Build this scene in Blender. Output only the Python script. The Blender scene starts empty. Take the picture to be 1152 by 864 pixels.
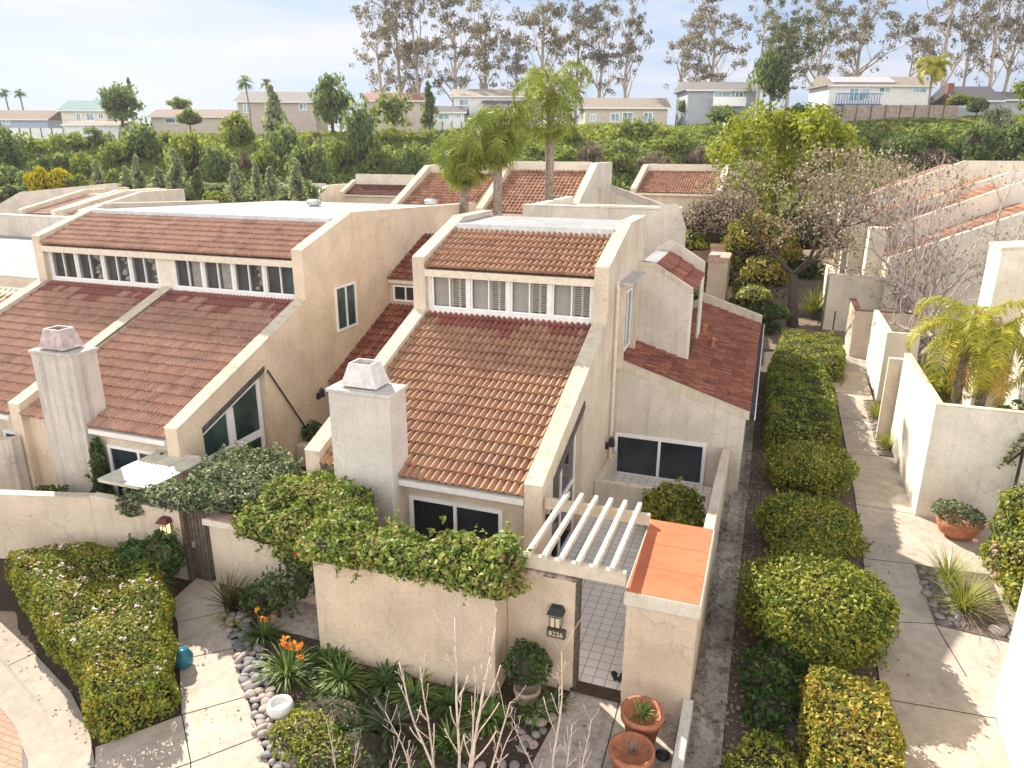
import bpy, bmesh, math, random
import numpy as np
from mathutils import Vector, Matrix
random.seed(7); RNG = np.random.default_rng(11)
scene = bpy.context.scene
COL = scene.collection
R = math.radians

# ------------------------------------------------------------------ camera
CAMPOS = np.array([9.358, -13.229, 9.587]); FPX = 821.03
_pi, _ro, _ya = R(17.771), R(0.248), R(19.322)
_fw = np.array([-math.sin(_ya)*math.cos(_pi), math.cos(_ya)*math.cos(_pi), -math.sin(_pi)])
_rt = np.array([math.cos(_ya), math.sin(_ya), 0.0]); _up = np.cross(_rt, _fw)
_r2 = math.cos(_ro)*_rt + math.sin(_ro)*_up
_u2 = -math.sin(_ro)*_rt + math.cos(_ro)*_up
FWD = np.array([-math.sin(_ya), math.cos(_ya), 0.0])      # level direction of view
cam = bpy.data.cameras.new('camera'); cam.sensor_width = 36; cam.lens = FPX/1152*36
cam.clip_start = 0.1; cam.clip_end = 5000
co = bpy.data.objects.new('camera', cam); COL.objects.link(co)
M = Matrix.Identity(4)
for i in range(3):
    M[i][0] = _r2[i]; M[i][1] = _u2[i]; M[i][2] = -_fw[i]; M[i][3] = CAMPOS[i]
co.matrix_world = M; scene.camera = co

def ray(px, py):
    return _fw*FPX + _r2*(px-576) + _u2*(432-py)
def U(px, py, **k):                 # survey: a sighting meets the plane x=, y= or z= (metres)
    d = ray(px, py); ax, v = list(k.items())[0]; i = 'xyz'.index(ax)
    return CAMPOS + d*((v-CAMPOS[i])/d[i])
def F(px, py, D):                   # survey: a sighting meets the upright plane D metres ahead
    d = ray(px, py); return CAMPOS + d*(D/(d@FWD))
def sm(a, b, x):
    t = min(1, max(0, (x-a)/(b-a))); return t*t*(3-2*t)
def hT(x, y):                       # terrain height
    D = (x-CAMPOS[0])*FWD[0] + (y-CAMPOS[1])*FWD[1]
    L = (x-CAMPOS[0])*_rt[0] + (y-CAMPOS[1])*_rt[1]
    h = 0.055*max(0, min(D, 80)-34)
    ridge = 12.35 + 0.028*max(-90, min(90, L))
    h += (ridge-2.5)*sm(74, 112, D) + 0.012*max(0, D-112)
    if D > 76: h += (.22*math.sin(L*.31+D*.2)+.2*math.sin(L*.13-D*.33))*min(1, (D-76)/8)
    return h

# ------------------------------------------------------------------ mesh helpers
class MB:
    def __init__(s): s.v = []; s.f = []; s.uv = None
    def poly(s, pts):
        n = len(s.v); s.v += [tuple(map(float, p)) for p in pts]; s.f.append(tuple(range(n, n+len(pts)))); return s
    def box(s, x0, x1, y0, y1, z0, z1):
        return s.prism([(x0, y0), (x1, y0), (x1, y1), (x0, y1)], z0, z1, 'z')
    def prism(s, pts, a, b, ax='z'):
        # pts: 2-D outline; z: (x,y) outline; x: (y,z) outline; y: (x,z) outline
        mk = {'z': lambda p, t: (p[0], p[1], t), 'x': lambda p, t: (t, p[0], p[1]), 'y': lambda p, t: (p[0], t, p[1])}[ax]
        n = len(s.v); k = len(pts)
        s.v += [mk(p, a) for p in pts] + [mk(p, b) for p in pts]
        s.f.append(tuple(range(n+k-1, n-1, -1))); s.f.append(tuple(range(n+k, n+2*k)))
        for i in range(k):
            j = (i+1) % k; s.f.append((n+i, n+j, n+k+j, n+k+i))
        return s
    def hexa(s, bot, top):           # 4 bottom + 4 top points
        n = len(s.v); s.v += [tuple(map(float, p)) for p in list(bot)+list(top)]
        s.f += [(n+3, n+2, n+1, n), (n+4, n+5, n+6, n+7)]
        for i in range(4):
            j = (i+1) % 4; s.f.append((n+i, n+j, n+4+j, n+4+i))
        return s
    def beam(s, p, q, w, h):
        p = Vector(p); q = Vector(q); d = (q-p).normalized()
        a = d.cross(Vector((0, 0, 1)));  a = a.normalized() if a.length > 1e-4 else Vector((1, 0, 0))
        b = a.cross(d).normalized(); a *= w/2; b *= h/2
        return s.hexa([p-a-b, p+a-b, p+a+b, p-a+b], [q-a-b, q+a-b, q+a+b, q-a+b])
    def tube(s, pts, rad, seg=6, cap=True):
        pts = [Vector(p) for p in pts]; n0 = len(s.v)
        if not hasattr(rad, '__len__'): rad = [rad]*len(pts)
        ref = None
        for i, p in enumerate(pts):
            t = (pts[min(i+1, len(pts)-1)]-pts[max(i-1, 0)]).normalized()
            if ref is None:
                ref = t.orthogonal().normalized()
            ref = (ref - t*ref.dot(t));  ref = ref.normalized() if ref.length > 1e-5 else t.orthogonal().normalized()
            b = t.cross(ref)
            for k in range(seg):
                an = 2*math.pi*k/seg
                s.v.append(tuple(p + (ref*math.cos(an)+b*math.sin(an))*rad[i]))
        for i in range(len(pts)-1):
            for k in range(seg):
                k2 = (k+1) % seg
                s.f.append((n0+i*seg+k, n0+i*seg+k2, n0+(i+1)*seg+k2, n0+(i+1)*seg+k))
        if cap:
            s.f.append(tuple(n0+k for k in range(seg-1, -1, -1)))
            e = n0+(len(pts)-1)*seg; s.f.append(tuple(e+k for k in range(seg)))
        return s
    def lathe(s, prof, c=(0, 0, 0), seg=20, cap=True):
        n0 = len(s.v)
        for r, z in prof:
            for k in range(seg):
                an = 2*math.pi*k/seg; s.v.append((c[0]+r*math.cos(an), c[1]+r*math.sin(an), c[2]+z))
        for i in range(len(prof)-1):
            for k in range(seg):
                k2 = (k+1) % seg; s.f.append((n0+i*seg+k, n0+i*seg+k2, n0+(i+1)*seg+k2, n0+(i+1)*seg+k))
        if cap:
            s.f.append(tuple(n0+k for k in range(seg-1, -1, -1)))
            e = n0+(len(prof)-1)*seg; s.f.append(tuple(e+k for k in range(seg)))
        return s
    def mesh(s, name, mat=None, smooth=False):
        me = bpy.data.meshes.new(name); me.from_pydata(s.v, [], s.f)
        if s.uv is not None:
            l = me.uv_layers.new(name='uv'); l.data.foreach_set('uv', np.array(s.uv, dtype=np.float32).ravel())
        if mat: me.materials.append(mat)
        if smooth: me.polygons.foreach_set('use_smooth', [True]*len(me.polygons))
        me.update(); return me
    def build(s, name, mat, parent=None, smooth=False, bevel=0, **kw):
        o = link(name, s.mesh(name, mat, smooth), parent)
        if bevel:
            b = o.modifiers.new('bevel', 'BEVEL'); b.width = bevel; b.segments = 2; b.limit_method = 'ANGLE'
        if kw: tag(o, **kw)
        return o
def link(name, data, parent=None):
    o = bpy.data.objects.new(name, data); COL.objects.link(o)
    if parent: o.parent = parent
    return o
def tag(o, label=None, cat=None, group=None, kind=None):
    if label: o['label'] = label
    if cat: o['category'] = cat
    if group: o['group'] = group
    if kind: o['kind'] = kind
    return o
def thing(name, label, cat, loc=(0, 0, 0), rz=0, group=None):
    o = link(name, None); o.location = loc; o.rotation_euler = (0, 0, rz); return tag(o, label, cat, group)
def kids(o): return [c for c in COL.objects if c.parent == o]
def copy_tree(o, loc=None, rz=None, sc=None, label=None, parent=None):
    c = o.copy(); COL.objects.link(c); c.parent = parent
    if loc is not None: c.location = loc
    if rz is not None: c.rotation_euler = (0, 0, rz)
    if sc is not None: c.scale = sc if hasattr(sc, '__len__') else (sc,)*3
    if label: c['label'] = label
    for ch in list(o.children): copy_tree(ch, parent=c)
    return c
def quads_mesh(name, P, mat, faces=None):
    """P: (n,4,3) array of separate quads -> mesh"""
    n = len(P); me = bpy.data.meshes.new(name)
    me.vertices.add(n*4); me.vertices.foreach_set('co', np.ascontiguousarray(P, dtype=np.float32).ravel())
    me.loops.add(n*4); me.loops.foreach_set('vertex_index', np.arange(n*4, dtype=np.int32))
    me.polygons.add(n); me.polygons.foreach_set('loop_start', np.arange(0, n*4, 4, dtype=np.int32))
    me.polygons.foreach_set('loop_total', np.full(n, 4, dtype=np.int32))
    if mat: me.materials.append(mat)
    me.update(calc_edges=True); return me
def nrm(a): return a/np.maximum(1e-9, np.linalg.norm(a, axis=-1, keepdims=True))
def leaves(C, N, size, asp=0.5, spread=0.8, droop=0.0, rng=RNG):
    """leaf quads at points C facing roughly N; size scalar/array -> (n,4,3)"""
    n = len(C); N = nrm(N + spread*rng.normal(size=(n, 3)))
    t = np.cross(N, rng.normal(size=(n, 3))); t[:, 2] -= droop; t = nrm(t - N*np.sum(t*N, 1, keepdims=True))
    b = np.cross(N, t); s = (np.ones(n)*size*rng.uniform(.5, 1.6, n))[:, None]
    w = s*asp*0.5
    base = C - t*s*.5; tip = C + t*s*.5 - N*s*.12; mid = C - t*s*.05 + N*s*.06
    return np.stack([base, mid - b*w, tip, mid + b*w], 1)
def join(arrs): return np.concatenate(arrs, 0)
# ------------------------------------------------------------------ materials
def mat(name):
    m = bpy.data.materials.new(name); m.use_nodes = True; nt = m.node_tree
    b = nt.nodes['Principled BSDF']; return m, nt, b
def N(nt, t, **k):
    n = nt.nodes.new(t)
    for a, v in k.items():
        if a in n.inputs: n.inputs[a].default_value = v
        else: setattr(n, a, v)
    return n
def ramp(nt, fac, stops):
    r = nt.nodes.new('ShaderNodeValToRGB'); e = r.color_ramp.elements
    while len(e) < len(stops): e.new(0.5)
    for el, (p, c) in zip(e, stops): el.position = p; el.color = (*c, 1)
    nt.links.new(fac, r.inputs[0]); return r.outputs[0]
def noise(nt, vec, scale, detail=4, rough=.6):
    n = nt.nodes.new('ShaderNodeTexNoise'); n.inputs['Scale'].default_value = scale; n.inputs['Detail'].default_value = detail
    n.inputs['Roughness'].default_value = rough
    if vec is not None: nt.links.new(vec, n.inputs['Vector'])
    return n.outputs['Fac']
def pos(nt, sx=1, sy=1, sz=1, obj=False):
    if obj: src = nt.nodes.new('ShaderNodeTexCoord').outputs['Object']
    else: src = nt.nodes.new('ShaderNodeNewGeometry').outputs['Position']
    if (sx, sy, sz) == (1, 1, 1): return src
    m = nt.nodes.new('ShaderNodeMapping'); m.inputs['Scale'].default_value = (sx, sy, sz)
    nt.links.new(src, m.inputs[0]); return m.outputs[0]
def mix(nt, fac, a, b, mode='MIX'):
    m = nt.nodes.new('ShaderNodeMix'); m.data_type = 'RGBA'; m.blend_type = mode
    for s, v in ((m.inputs[0], fac), (m.inputs[6], a), (m.inputs[7], b)):
        if isinstance(v, (int, float)): s.default_value = v
        elif isinstance(v, tuple): s.default_value = (*v, 1)
        else: nt.links.new(v, s)
    return m.outputs[2]
def bump(nt, b, h, strength=.3, dist=.02):
    n = nt.nodes.new('ShaderNodeBump'); n.inputs['Strength'].default_value = strength; n.inputs['Distance'].default_value = dist
    nt.links.new(h, n.inputs['Height']); nt.links.new(n.outputs[0], b.inputs['Normal'])
def simple(name, c, rough=.6, metal=0, var=.12, scale=6, spec=.4):
    m, nt, b = mat(name)
    f = noise(nt, pos(nt), scale, 5)
    c2 = tuple(max(0, x*(1-var*1.6)) for x in c); c3 = tuple(min(1, x*(1+var)) for x in c)
    nt.links.new(ramp(nt, f, [(.3, c2), (.7, c3)]), b.inputs['Base Color'])
    b.inputs['Roughness'].default_value = rough; b.inputs['Metallic'].default_value = metal
    b.inputs['Specular IOR Level'].default_value = spec
    return m
def stucco(name, c, stain=.35):
    m, nt, b = mat(name)
    big = noise(nt, pos(nt), .9, 6, .65); streak = noise(nt, pos(nt, 3.4, 3.4, .16), 1.6, 7, .75); fine = noise(nt, pos(nt), 42, 3, .65)
    blot = noise(nt, pos(nt), 4, 6, .7); mid = noise(nt, pos(nt), 13, 4, .7)
    d = tuple(x*.84 for x in c); l = tuple(min(.92, x*1.07) for x in c)
    col = ramp(nt, big, [(.32, d), (.60, l)])
    st = ramp(nt, streak, [(.50, (1, 1, 1)), (.60, (1-stain*.35, 1-stain*.38, 1-stain*.42)), (.80, (1-stain, 1-stain*1.08, 1-stain*1.2))])
    col = mix(nt, .85, col, st, 'MULTIPLY')
    col = mix(nt, .8, col, ramp(nt, blot, [(.28, (.86, .845, .83)), (.40, (.98, .98, .98)), (.62, (1, 1, 1))]), 'MULTIPLY')
    # repaired patches and hairline cracks
    v = N(nt, 'ShaderNodeTexVoronoi'); v.inputs['Scale'].default_value = .55; nt.links.new(pos(nt), v.inputs['Vector'])
    sp = N(nt, 'ShaderNodeSeparateColor'); nt.links.new(v.outputs['Color'], sp.inputs[0])
    col = mix(nt, .5, col, ramp(nt, sp.outputs[0], [(.15, (.93, .92, .90)), (.25, (1, 1, 1)), (.85, (1, 1, 1)), (.9, (1.0, .97, .92))]), 'MULTIPLY')
    wv = N(nt, 'ShaderNodeVectorMath', operation='MULTIPLY_ADD')
    nz = N(nt, 'ShaderNodeTexNoise'); nz.inputs['Scale'].default_value = 1.4; nt.links.new(pos(nt), nz.inputs['Vector'])
    nt.links.new(nz.outputs['Color'], wv.inputs[0]); wv.inputs[1].default_value = (1.1, 1.1, 1.1); nt.links.new(pos(nt), wv.inputs[2])
    v2 = N(nt, 'ShaderNodeTexVoronoi', feature='DISTANCE_TO_EDGE'); v2.inputs['Scale'].default_value = .38; nt.links.new(wv.outputs[0], v2.inputs['Vector'])
    col = mix(nt, .5, col, ramp(nt, v2.outputs['Distance'], [(.0, (.60, .57, .53)), (.006, (1, 1, 1))]), 'MULTIPLY')
    col = mix(nt, .5, col, ramp(nt, mid, [(.34, (.86, .85, .83)), (.55, (1, 1, 1))]), 'MULTIPLY')
    col = mix(nt, .6, col, ramp(nt, fine, [(.35, (.76, .74, .72)), (.6, (1, 1, 1))]), 'MULTIPLY')
    nt.links.new(col, b.inputs['Base Color']); b.inputs['Roughness'].default_value = .92; b.inputs['Specular IOR Level'].default_value = .2
    ad = N(nt, 'ShaderNodeMath', operation='MULTIPLY_ADD'); nt.links.new(mid, ad.inputs[0]); ad.inputs[1].default_value = 1.2; nt.links.new(fine, ad.inputs[2])
    bump(nt, b, ad.outputs[0], .55, .014); return m
def tiles(name, cols, red=None, rows=16, grime=.4):
    """barrel tile: colour per tile from the uv cell"""
    m, nt, b = mat(name)
    uv = N(nt, 'ShaderNodeUVMap', uv_map='uv').outputs[0]
    fl = N(nt, 'ShaderNodeVectorMath', operation='FLOOR'); nt.links.new(uv, fl.inputs[0])
    wn = N(nt, 'ShaderNodeTexWhiteNoise', noise_dimensions='2D'); nt.links.new(fl.outputs[0], wn.inputs[0])
    col = ramp(nt, wn.outputs['Value'], [(i/max(1, len(cols)-1), c) for i, c in enumerate(cols)])
    if red:
        sx = N(nt, 'ShaderNodeSeparateXYZ'); nt.links.new(fl.outputs[0], sx.inputs[0])
        sc = N(nt, 'ShaderNodeVectorMath', operation='MULTIPLY'); nt.links.new(fl.outputs[0], sc.inputs[0]); sc.inputs[1].default_value = (.16, .33, 1)
        nz = noise(nt, sc.outputs[0], 1.0, 2)
        a = N(nt, 'ShaderNodeMath', operation='MULTIPLY_ADD'); nt.links.new(nz, a.inputs[0]); a.inputs[1].default_value = 9; nt.links.new(sx.outputs[1], a.inputs[2])
        g = N(nt, 'ShaderNodeMath', operation='GREATER_THAN'); nt.links.new(a.outputs[0], g.inputs[0]); g.inputs[1].default_value = rows+2.2
        k = N(nt, 'ShaderNodeMath', operation='MULTIPLY'); nt.links.new(g.outputs[0], k.inputs[0]); k.inputs[1].default_value = .75
        col = mix(nt, k.outputs[0], col, red)
    n0 = noise(nt, pos(nt), 1.3, 6, .7)
    col = mix(nt, .8, col, ramp(nt, n0, [(.33, (.62, .60, .60)), (.50, (1, 1, 1)), (.72, (1.0, .97, .92))]), 'MULTIPLY')
    n3 = noise(nt, pos(nt), 17, 4, .6)
    col = mix(nt, .5, col, ramp(nt, n3, [(.66, (1, 1, 1)), (.72, (.62, .66, .58))]), 'MULTIPLY')
    n1 = noise(nt, pos(nt), 9, 6, .7)
    col = mix(nt, grime, col, ramp(nt, n1, [(.34, (.45, .42, .42)), (.6, (1, 1, 1))]), 'MULTIPLY')
    nt.links.new(col, b.inputs['Base Color']); b.inputs['Roughness'].default_value = .8; b.inputs['Specular IOR Level'].default_value = .3
    bump(nt, b, noise(nt, pos(nt), 40, 3), .25, .01); return m
def leafmat(name, cols, trans=.25, rough=.55, clump=.5, spec=.25):
    m, nt, b = mat(name)
    g = nt.nodes.new('ShaderNodeNewGeometry')
    nz = noise(nt, g.outputs['Position'], 1.3 if clump < 1 else clump, 3)
    a = N(nt, 'ShaderNodeMath', operation='MULTIPLY_ADD'); nt.links.new(nz, a.inputs[0]); a.inputs[1].default_value = .9; 
    s = N(nt, 'ShaderNodeMath', operation='MULTIPLY_ADD'); nt.links.new(g.outputs['Random Per Island'], s.inputs[0]); s.inputs[1].default_value = .75; s.inputs[2].default_value = -.32
    nt.links.new(s.outputs[0], a.inputs[2])
    col = ramp(nt, a.outputs[0], [(i/max(1, len(cols)-1), c) for i, c in enumerate(cols)])
    nt.links.new(col, b.inputs['Base Color']); b.inputs['Roughness'].default_value = rough; b.inputs['Specular IOR Level'].default_value = spec
    tr = nt.nodes.new('ShaderNodeBsdfTranslucent'); nt.links.new(mix(nt, 1, col, (1, 1, .55), 'MULTIPLY'), tr.inputs[0])
    mx = nt.nodes.new('ShaderNodeMixShader'); mx.inputs[0].default_value = trans
    nt.links.new(b.outputs[0], mx.inputs[1]); nt.links.new(tr.outputs[0], mx.inputs[2])
    nt.links.new(mx.outputs[0], nt.nodes['Material Output'].inputs[0]); return m
def glass(name, c, trans=0.0):
    m, nt, b = mat(name)
    b.inputs['Base Color'].default_value = (*c, 1); b.inputs['Roughness'].default_value = .04; b.inputs['Specular IOR Level'].default_value = .6
    f = noise(nt, pos(nt), .9, 3)
    nt.links.new(ramp(nt, f, [(.35, tuple(x*.5 for x in c)), (.65, tuple(x*1.5 for x in c))]), b.inputs['Base Color'])
    if trans:
        t = nt.nodes.new('ShaderNodeBsdfTransparent'); mx = nt.nodes.new('ShaderNodeMixShader'); mx.inputs[0].default_value = trans
        nt.links.new(b.outputs[0], mx.inputs[1]); nt.links.new(t.outputs[0], mx.inputs[2]); nt.links.new(mx.outputs[0], nt.nodes['Material Output'].inputs[0])
    return m
def concrete(name, c, stain=.5, sc=1.0):
    m, nt, b = mat(name)
    a = noise(nt, pos(nt), .8*sc, 6, .7); s = noise(nt, pos(nt), 3.5*sc, 7, .75); f = noise(nt, pos(nt), 55, 3)
    col = ramp(nt, a, [(.3, tuple(x*.78 for x in c)), (.68, tuple(x*1.1 for x in c))])
    col = mix(nt, stain, col, ramp(nt, s, [(.36, (.5, .47, .45)), (.56, (1, 1, 1))]), 'MULTIPLY')
    col = mix(nt, .45, col, ramp(nt, f, [(.35, (.72, .7, .68)), (.6, (1, 1, 1))]), 'MULTIPLY')
    nt.links.new(col, b.inputs['Base Color']); b.inputs['Roughness'].default_value = .9; b.inputs['Specular IOR Level'].default_value = .2
    bump(nt, b, f, .3, .008); return m

ST = stucco('stucco_beige', (.68, .575, .46), .28)
STW = stucco('stucco_warm', (.70, .575, .445), .18)
STG = stucco('stucco_grey', (.64, .58, .51), .32)
STM = stucco('stucco_chimney_smooth', (.64, .60, .55), .08)
STC = stucco('stucco_chimney_stained', (.58, .54, .50), .7)
STL = stucco('stucco_cream', (.74, .68, .58), .15)
COPE = stucco('coping_sunbleached', (.64, .57, .45), .65)
TILE = tiles('roof_tile_orange', [(.37, .20, .125), (.44, .255, .16), (.40, .225, .14), (.46, .285, .195), (.36, .195, .125), (.43, .265, .175), (.44, .235, .13)], (.27, .075, .07), 18, .35)
TILEP = tiles('roof_tile_brown', [(.44, .265, .195), (.48, .30, .225), (.41, .24, .18), (.50, .33, .255)], (.26, .08, .08), 17, .35)
TILER = tiles('roof_tile_red', [(.22, .075, .05), (.32, .115, .07), (.18, .06, .045), (.37, .16, .10), (.25, .10, .075)], grime=.8)
TILEF = tiles('roof_tile_far', [(.36, .175, .105), (.46, .245, .155), (.28, .135, .085), (.50, .29, .195)], grime=.4)
TILEM = tiles('roof_tile_maroon', [(.15, .055, .045), (.21, .08, .06), (.12, .045, .04)], grime=.5)
ROOFW = concrete('flat_roof_white', (.35, .36, .375), .35)
TRIM = simple('white_trim', (.74, .72, .68), .5, var=.06)
TRIMC = simple('cream_trim', (.66, .58, .46), .6, var=.1)
VINYL = simple('white_vinyl', (.80, .80, .80), .35, var=.04)
GLD = glass('glass_dark', (.018, .022, .028))
GLG = glass('glass_green', (.035, .065, .06))
GLT = glass('glass_clear', (.10, .11, .11), .82)
BLINDG = simple('blind_beige', (.58, .535, .47), .8, var=.06)
BLIND = simple('blind_cream', (.74, .69, .58), .7, var=.08)
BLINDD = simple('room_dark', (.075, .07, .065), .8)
CURT = simple('curtain_pale', (.58, .56, .47), .8, var=.2, scale=9)
WOODD = simple('wood_weathered', (.12, .09, .07), .85, var=.4, scale=14)
WOODP = simple('wood_painted_white', (.64, .58, .48), .7, var=.24, scale=11)
SOFFIT = simple('soffit_shade_dark', (.10, .085, .075), .85, var=.4, scale=16)  # dark colour carries the shade under the bay edges
BLACK = simple('black_metal', (.02, .02, .022), .45)
METAL = simple('galvanised_metal', (.55, .55, .55), .45, .6)
CHIMM = simple('chimney_cap_metal', (.66, .63, .60), .5, .1, var=.14)
CHIMR = simple('chimney_cap_pink', (.50, .40, .38), .6, 0, var=.25)
TERRA = simple('terracotta_pot', (.40, .15, .075), .75, var=.22, scale=9)
TCAP = concrete('terracotta_cap_paint', (.62, .19, .095), .22, 1.2)
CONC = concrete('concrete_path', (.53, .45, .375), .38)
CONCG = concrete('concrete_drain', (.50, .44, .385), .8, 1.6)
def _drain():
    m, nt, b = mat('concrete_drain_stained')
    a = noise(nt, pos(nt, 1, .5, 1), 1.1, 7, .75); s_ = noise(nt, pos(nt), 3.2, 8, .8); f = noise(nt, pos(nt), 45, 3)
    col = ramp(nt, a, [(.36, (.15, .13, .12)), (.46, (.34, .30, .265)), (.6, (.50, .445, .385))])
    col = mix(nt, .8, col, ramp(nt, s_, [(.40, (.34, .31, .29)), (.50, (1, 1, 1))]), 'MULTIPLY')
    v2 = N(nt, 'ShaderNodeTexVoronoi', feature='DISTANCE_TO_EDGE'); v2.inputs['Scale'].default_value = .45
    dn = N(nt, 'ShaderNodeTexNoise'); dn.inputs['Scale'].default_value = 1.7; nt.links.new(pos(nt), dn.inputs['Vector']); dv = N(nt, 'ShaderNodeVectorMath', operation='MULTIPLY_ADD'); nt.links.new(dn.outputs['Color'], dv.inputs[0]); dv.inputs[1].default_value = (1.5, 1.5, 0); nt.links.new(pos(nt), dv.inputs[2]); nt.links.new(dv.outputs[0], v2.inputs['Vector'])
    col = mix(nt, .6, col, ramp(nt, v2.outputs['Distance'], [(.0, (.25, .22, .2)), (.010, (1, 1, 1))]), 'MULTIPLY')
    col = mix(nt, .5, col, ramp(nt, f, [(.35, (.7, .68, .66)), (.6, (1, 1, 1))]), 'MULTIPLY')
    nt.links.new(col, b.inputs['Base Color']); b.inputs['Roughness'].default_value = .95; bump(nt, b, s_, .4, .02); return m
DRAINM = _drain()
CURBM = concrete('concrete_kerb', (.42, .365, .305), .3)
ASPH = concrete('asphalt', (.22, .205, .19), .3, 3)
SOIL = concrete('soil', (.085, .06, .045), .7, 2)
MULCH = concrete('mulch_light', (.20, .155, .125), .8, 3)
GROUNDM = concrete('ground_earth', (.20, .15, .105), .6)
BARK = simple('bark_brown', (.10, .075, .06), .95, var=.4, scale=10)
BARKP = simple('bark_pale', (.42, .34, .28), .9, var=.3, scale=5)
BARKPALM = simple('bark_palm', (.26, .21, .17), .95, var=.35, scale=8)
TWIG = simple('twig_brown', (.055, .042, .028), .95, var=.4, scale=9)
TWIGP = simple('twig_pale_pink', (.64, .51, .43), .75, var=.2, scale=18)
TWIGG = simple('twig_grey', (.42, .35, .32), .9, var=.3, scale=6)
PEBM = [simple('river_stone_%s' % n, c, .7, var=.2, scale=22) for n, c in (('grey', (.27, .245, .235)), ('pink', (.34, .27, .24)), ('dark', (.17, .16, .165)))]
L_HEDGE = leafmat('leaf_hedge', [(0.046, 0.068, 0.021), (0.103, 0.158, 0.029), (0.23, 0.273, 0.038), (0.391, 0.378, 0.057), (0.494, 0.378, 0.071)])
L_HEDGED = leafmat('leaf_hedge_dark', [(0.04, 0.069, 0.018), (0.086, 0.138, 0.025), (0.172, 0.23, 0.034), (0.299, 0.322, 0.052), (0.391, 0.31, 0.057)])
L_HEDGEY = leafmat('leaf_hedge_yellow', [(0.055, 0.076, 0.02), (0.155, 0.192, 0.03), (0.298, 0.282, 0.041), (0.464, 0.353, 0.055), (0.464, 0.222, 0.055)])
L_LEFT = leafmat('leaf_left_hedge', [(0.046, 0.079, 0.02), (0.121, 0.185, 0.03), (0.223, 0.277, 0.036), (0.364, 0.314, 0.038), (0.455, 0.277, 0.045)], clump=1.6)
L_VINE = leafmat('leaf_vine', [(0.038, 0.069, 0.024), (0.108, 0.185, 0.038), (0.241, 0.313, 0.055), (0.419, 0.429, 0.112), (0.343, 0.151, 0.112)])
L_VINEG = leafmat('leaf_vine_grey', [(0.037, 0.062, 0.031), (0.106, 0.15, 0.069), (0.25, 0.3, 0.163), (0.45, 0.463, 0.325)])
L_DARK = leafmat('leaf_dark', [(0.019, 0.041, 0.014), (0.041, 0.088, 0.024), (0.081, 0.149, 0.034), (0.135, 0.189, 0.041)])
L_STRAP = leafmat('leaf_strap', [(0.033, 0.065, 0.021), (0.078, 0.143, 0.033), (0.169, 0.247, 0.052), (0.312, 0.364, 0.104)], clump=3)
L_GRASSY = leafmat('leaf_grass_yellow', [(.12, .15, .03), (.24, .28, .05), (.38, .38, .10), (.52, .48, .20)], .35, clump=3)
L_LIME = leafmat('leaf_lime_tree', [(0.092, 0.118, 0.014), (0.202, 0.244, 0.017), (0.322, 0.353, 0.029), (0.423, 0.42, 0.057)], .35)
L_BROWN = leafmat('leaf_dry_brown', [(.15, .105, .075), (.26, .195, .15), (.37, .30, .24), (.46, .38, .32)], .25)
L_EUC = leafmat('leaf_eucalyptus', [(.11, .095, .075), (.18, .155, .125), (.26, .225, .18), (.33, .285, .23)], .4, spec=.08)
L_PALM = leafmat('leaf_palm', [(0.081, 0.111, 0.028), (0.18, 0.238, 0.044), (0.306, 0.357, 0.066), (0.432, 0.408, 0.11)], .45)
L_PALMY = leafmat('leaf_palm_yellow', [(.16, .19, .02), (.32, .34, .03), (.46, .42, .05), (.52, .36, .07)], .35)
L_PALMD = leafmat('leaf_palm_dying', [(.30, .17, .03), (.45, .27, .04), (.55, .38, .06), (.40, .22, .08)], .3)
HILLL = {'green': leafmat('leaf_hill_green', [(0.098, 0.132, 0.046), (0.172, 0.224, 0.069), (0.265, 0.322, 0.092), (0.368, 0.402, 0.127)], .5, .8, spec=.08),
         'bright': leafmat('leaf_hill_bright', [(.13, .165, .05), (.21, .26, .07), (.30, .34, .09), (.38, .40, .13)], .5, .8, spec=.08),
         'dark': leafmat('leaf_hill_dark', [(0.082, 0.12, 0.06), (0.134, 0.187, 0.082), (0.209, 0.269, 0.112), (0.299, 0.351, 0.15)], .5, .8, spec=.08),
         'grey': leafmat('leaf_hill_grey', [(0.176, 0.209, 0.132), (0.275, 0.319, 0.209), (0.385, 0.429, 0.297), (0.484, 0.506, 0.374)], .5, .8, spec=.08),
         'yellow': leafmat('leaf_hill_yellow', [(.30, .26, .02), (.48, .41, .02), (.60, .50, .03)], .3, .8, spec=.08),
         'brown': leafmat('leaf_hill_brown', [(.14, .105, .08), (.23, .18, .14), (.32, .26, .21)], .2, .8, spec=.08)}
FL_PINK = simple('petal_pink', (.75, .42, .40), .6); FL_ORANGE = simple('petal_orange', (.85, .30, .04), .5); FL_RED = simple('petal_red', (.60, .04, .04), .5)
FL_MAG = simple('petal_magenta', (.55, .08, .30), .6)
BLUEP = simple('blue_glaze', (.03, .16, .22), .2); WHITEP = simple('white_ceramic', (.72, .70, .66), .3)
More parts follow.
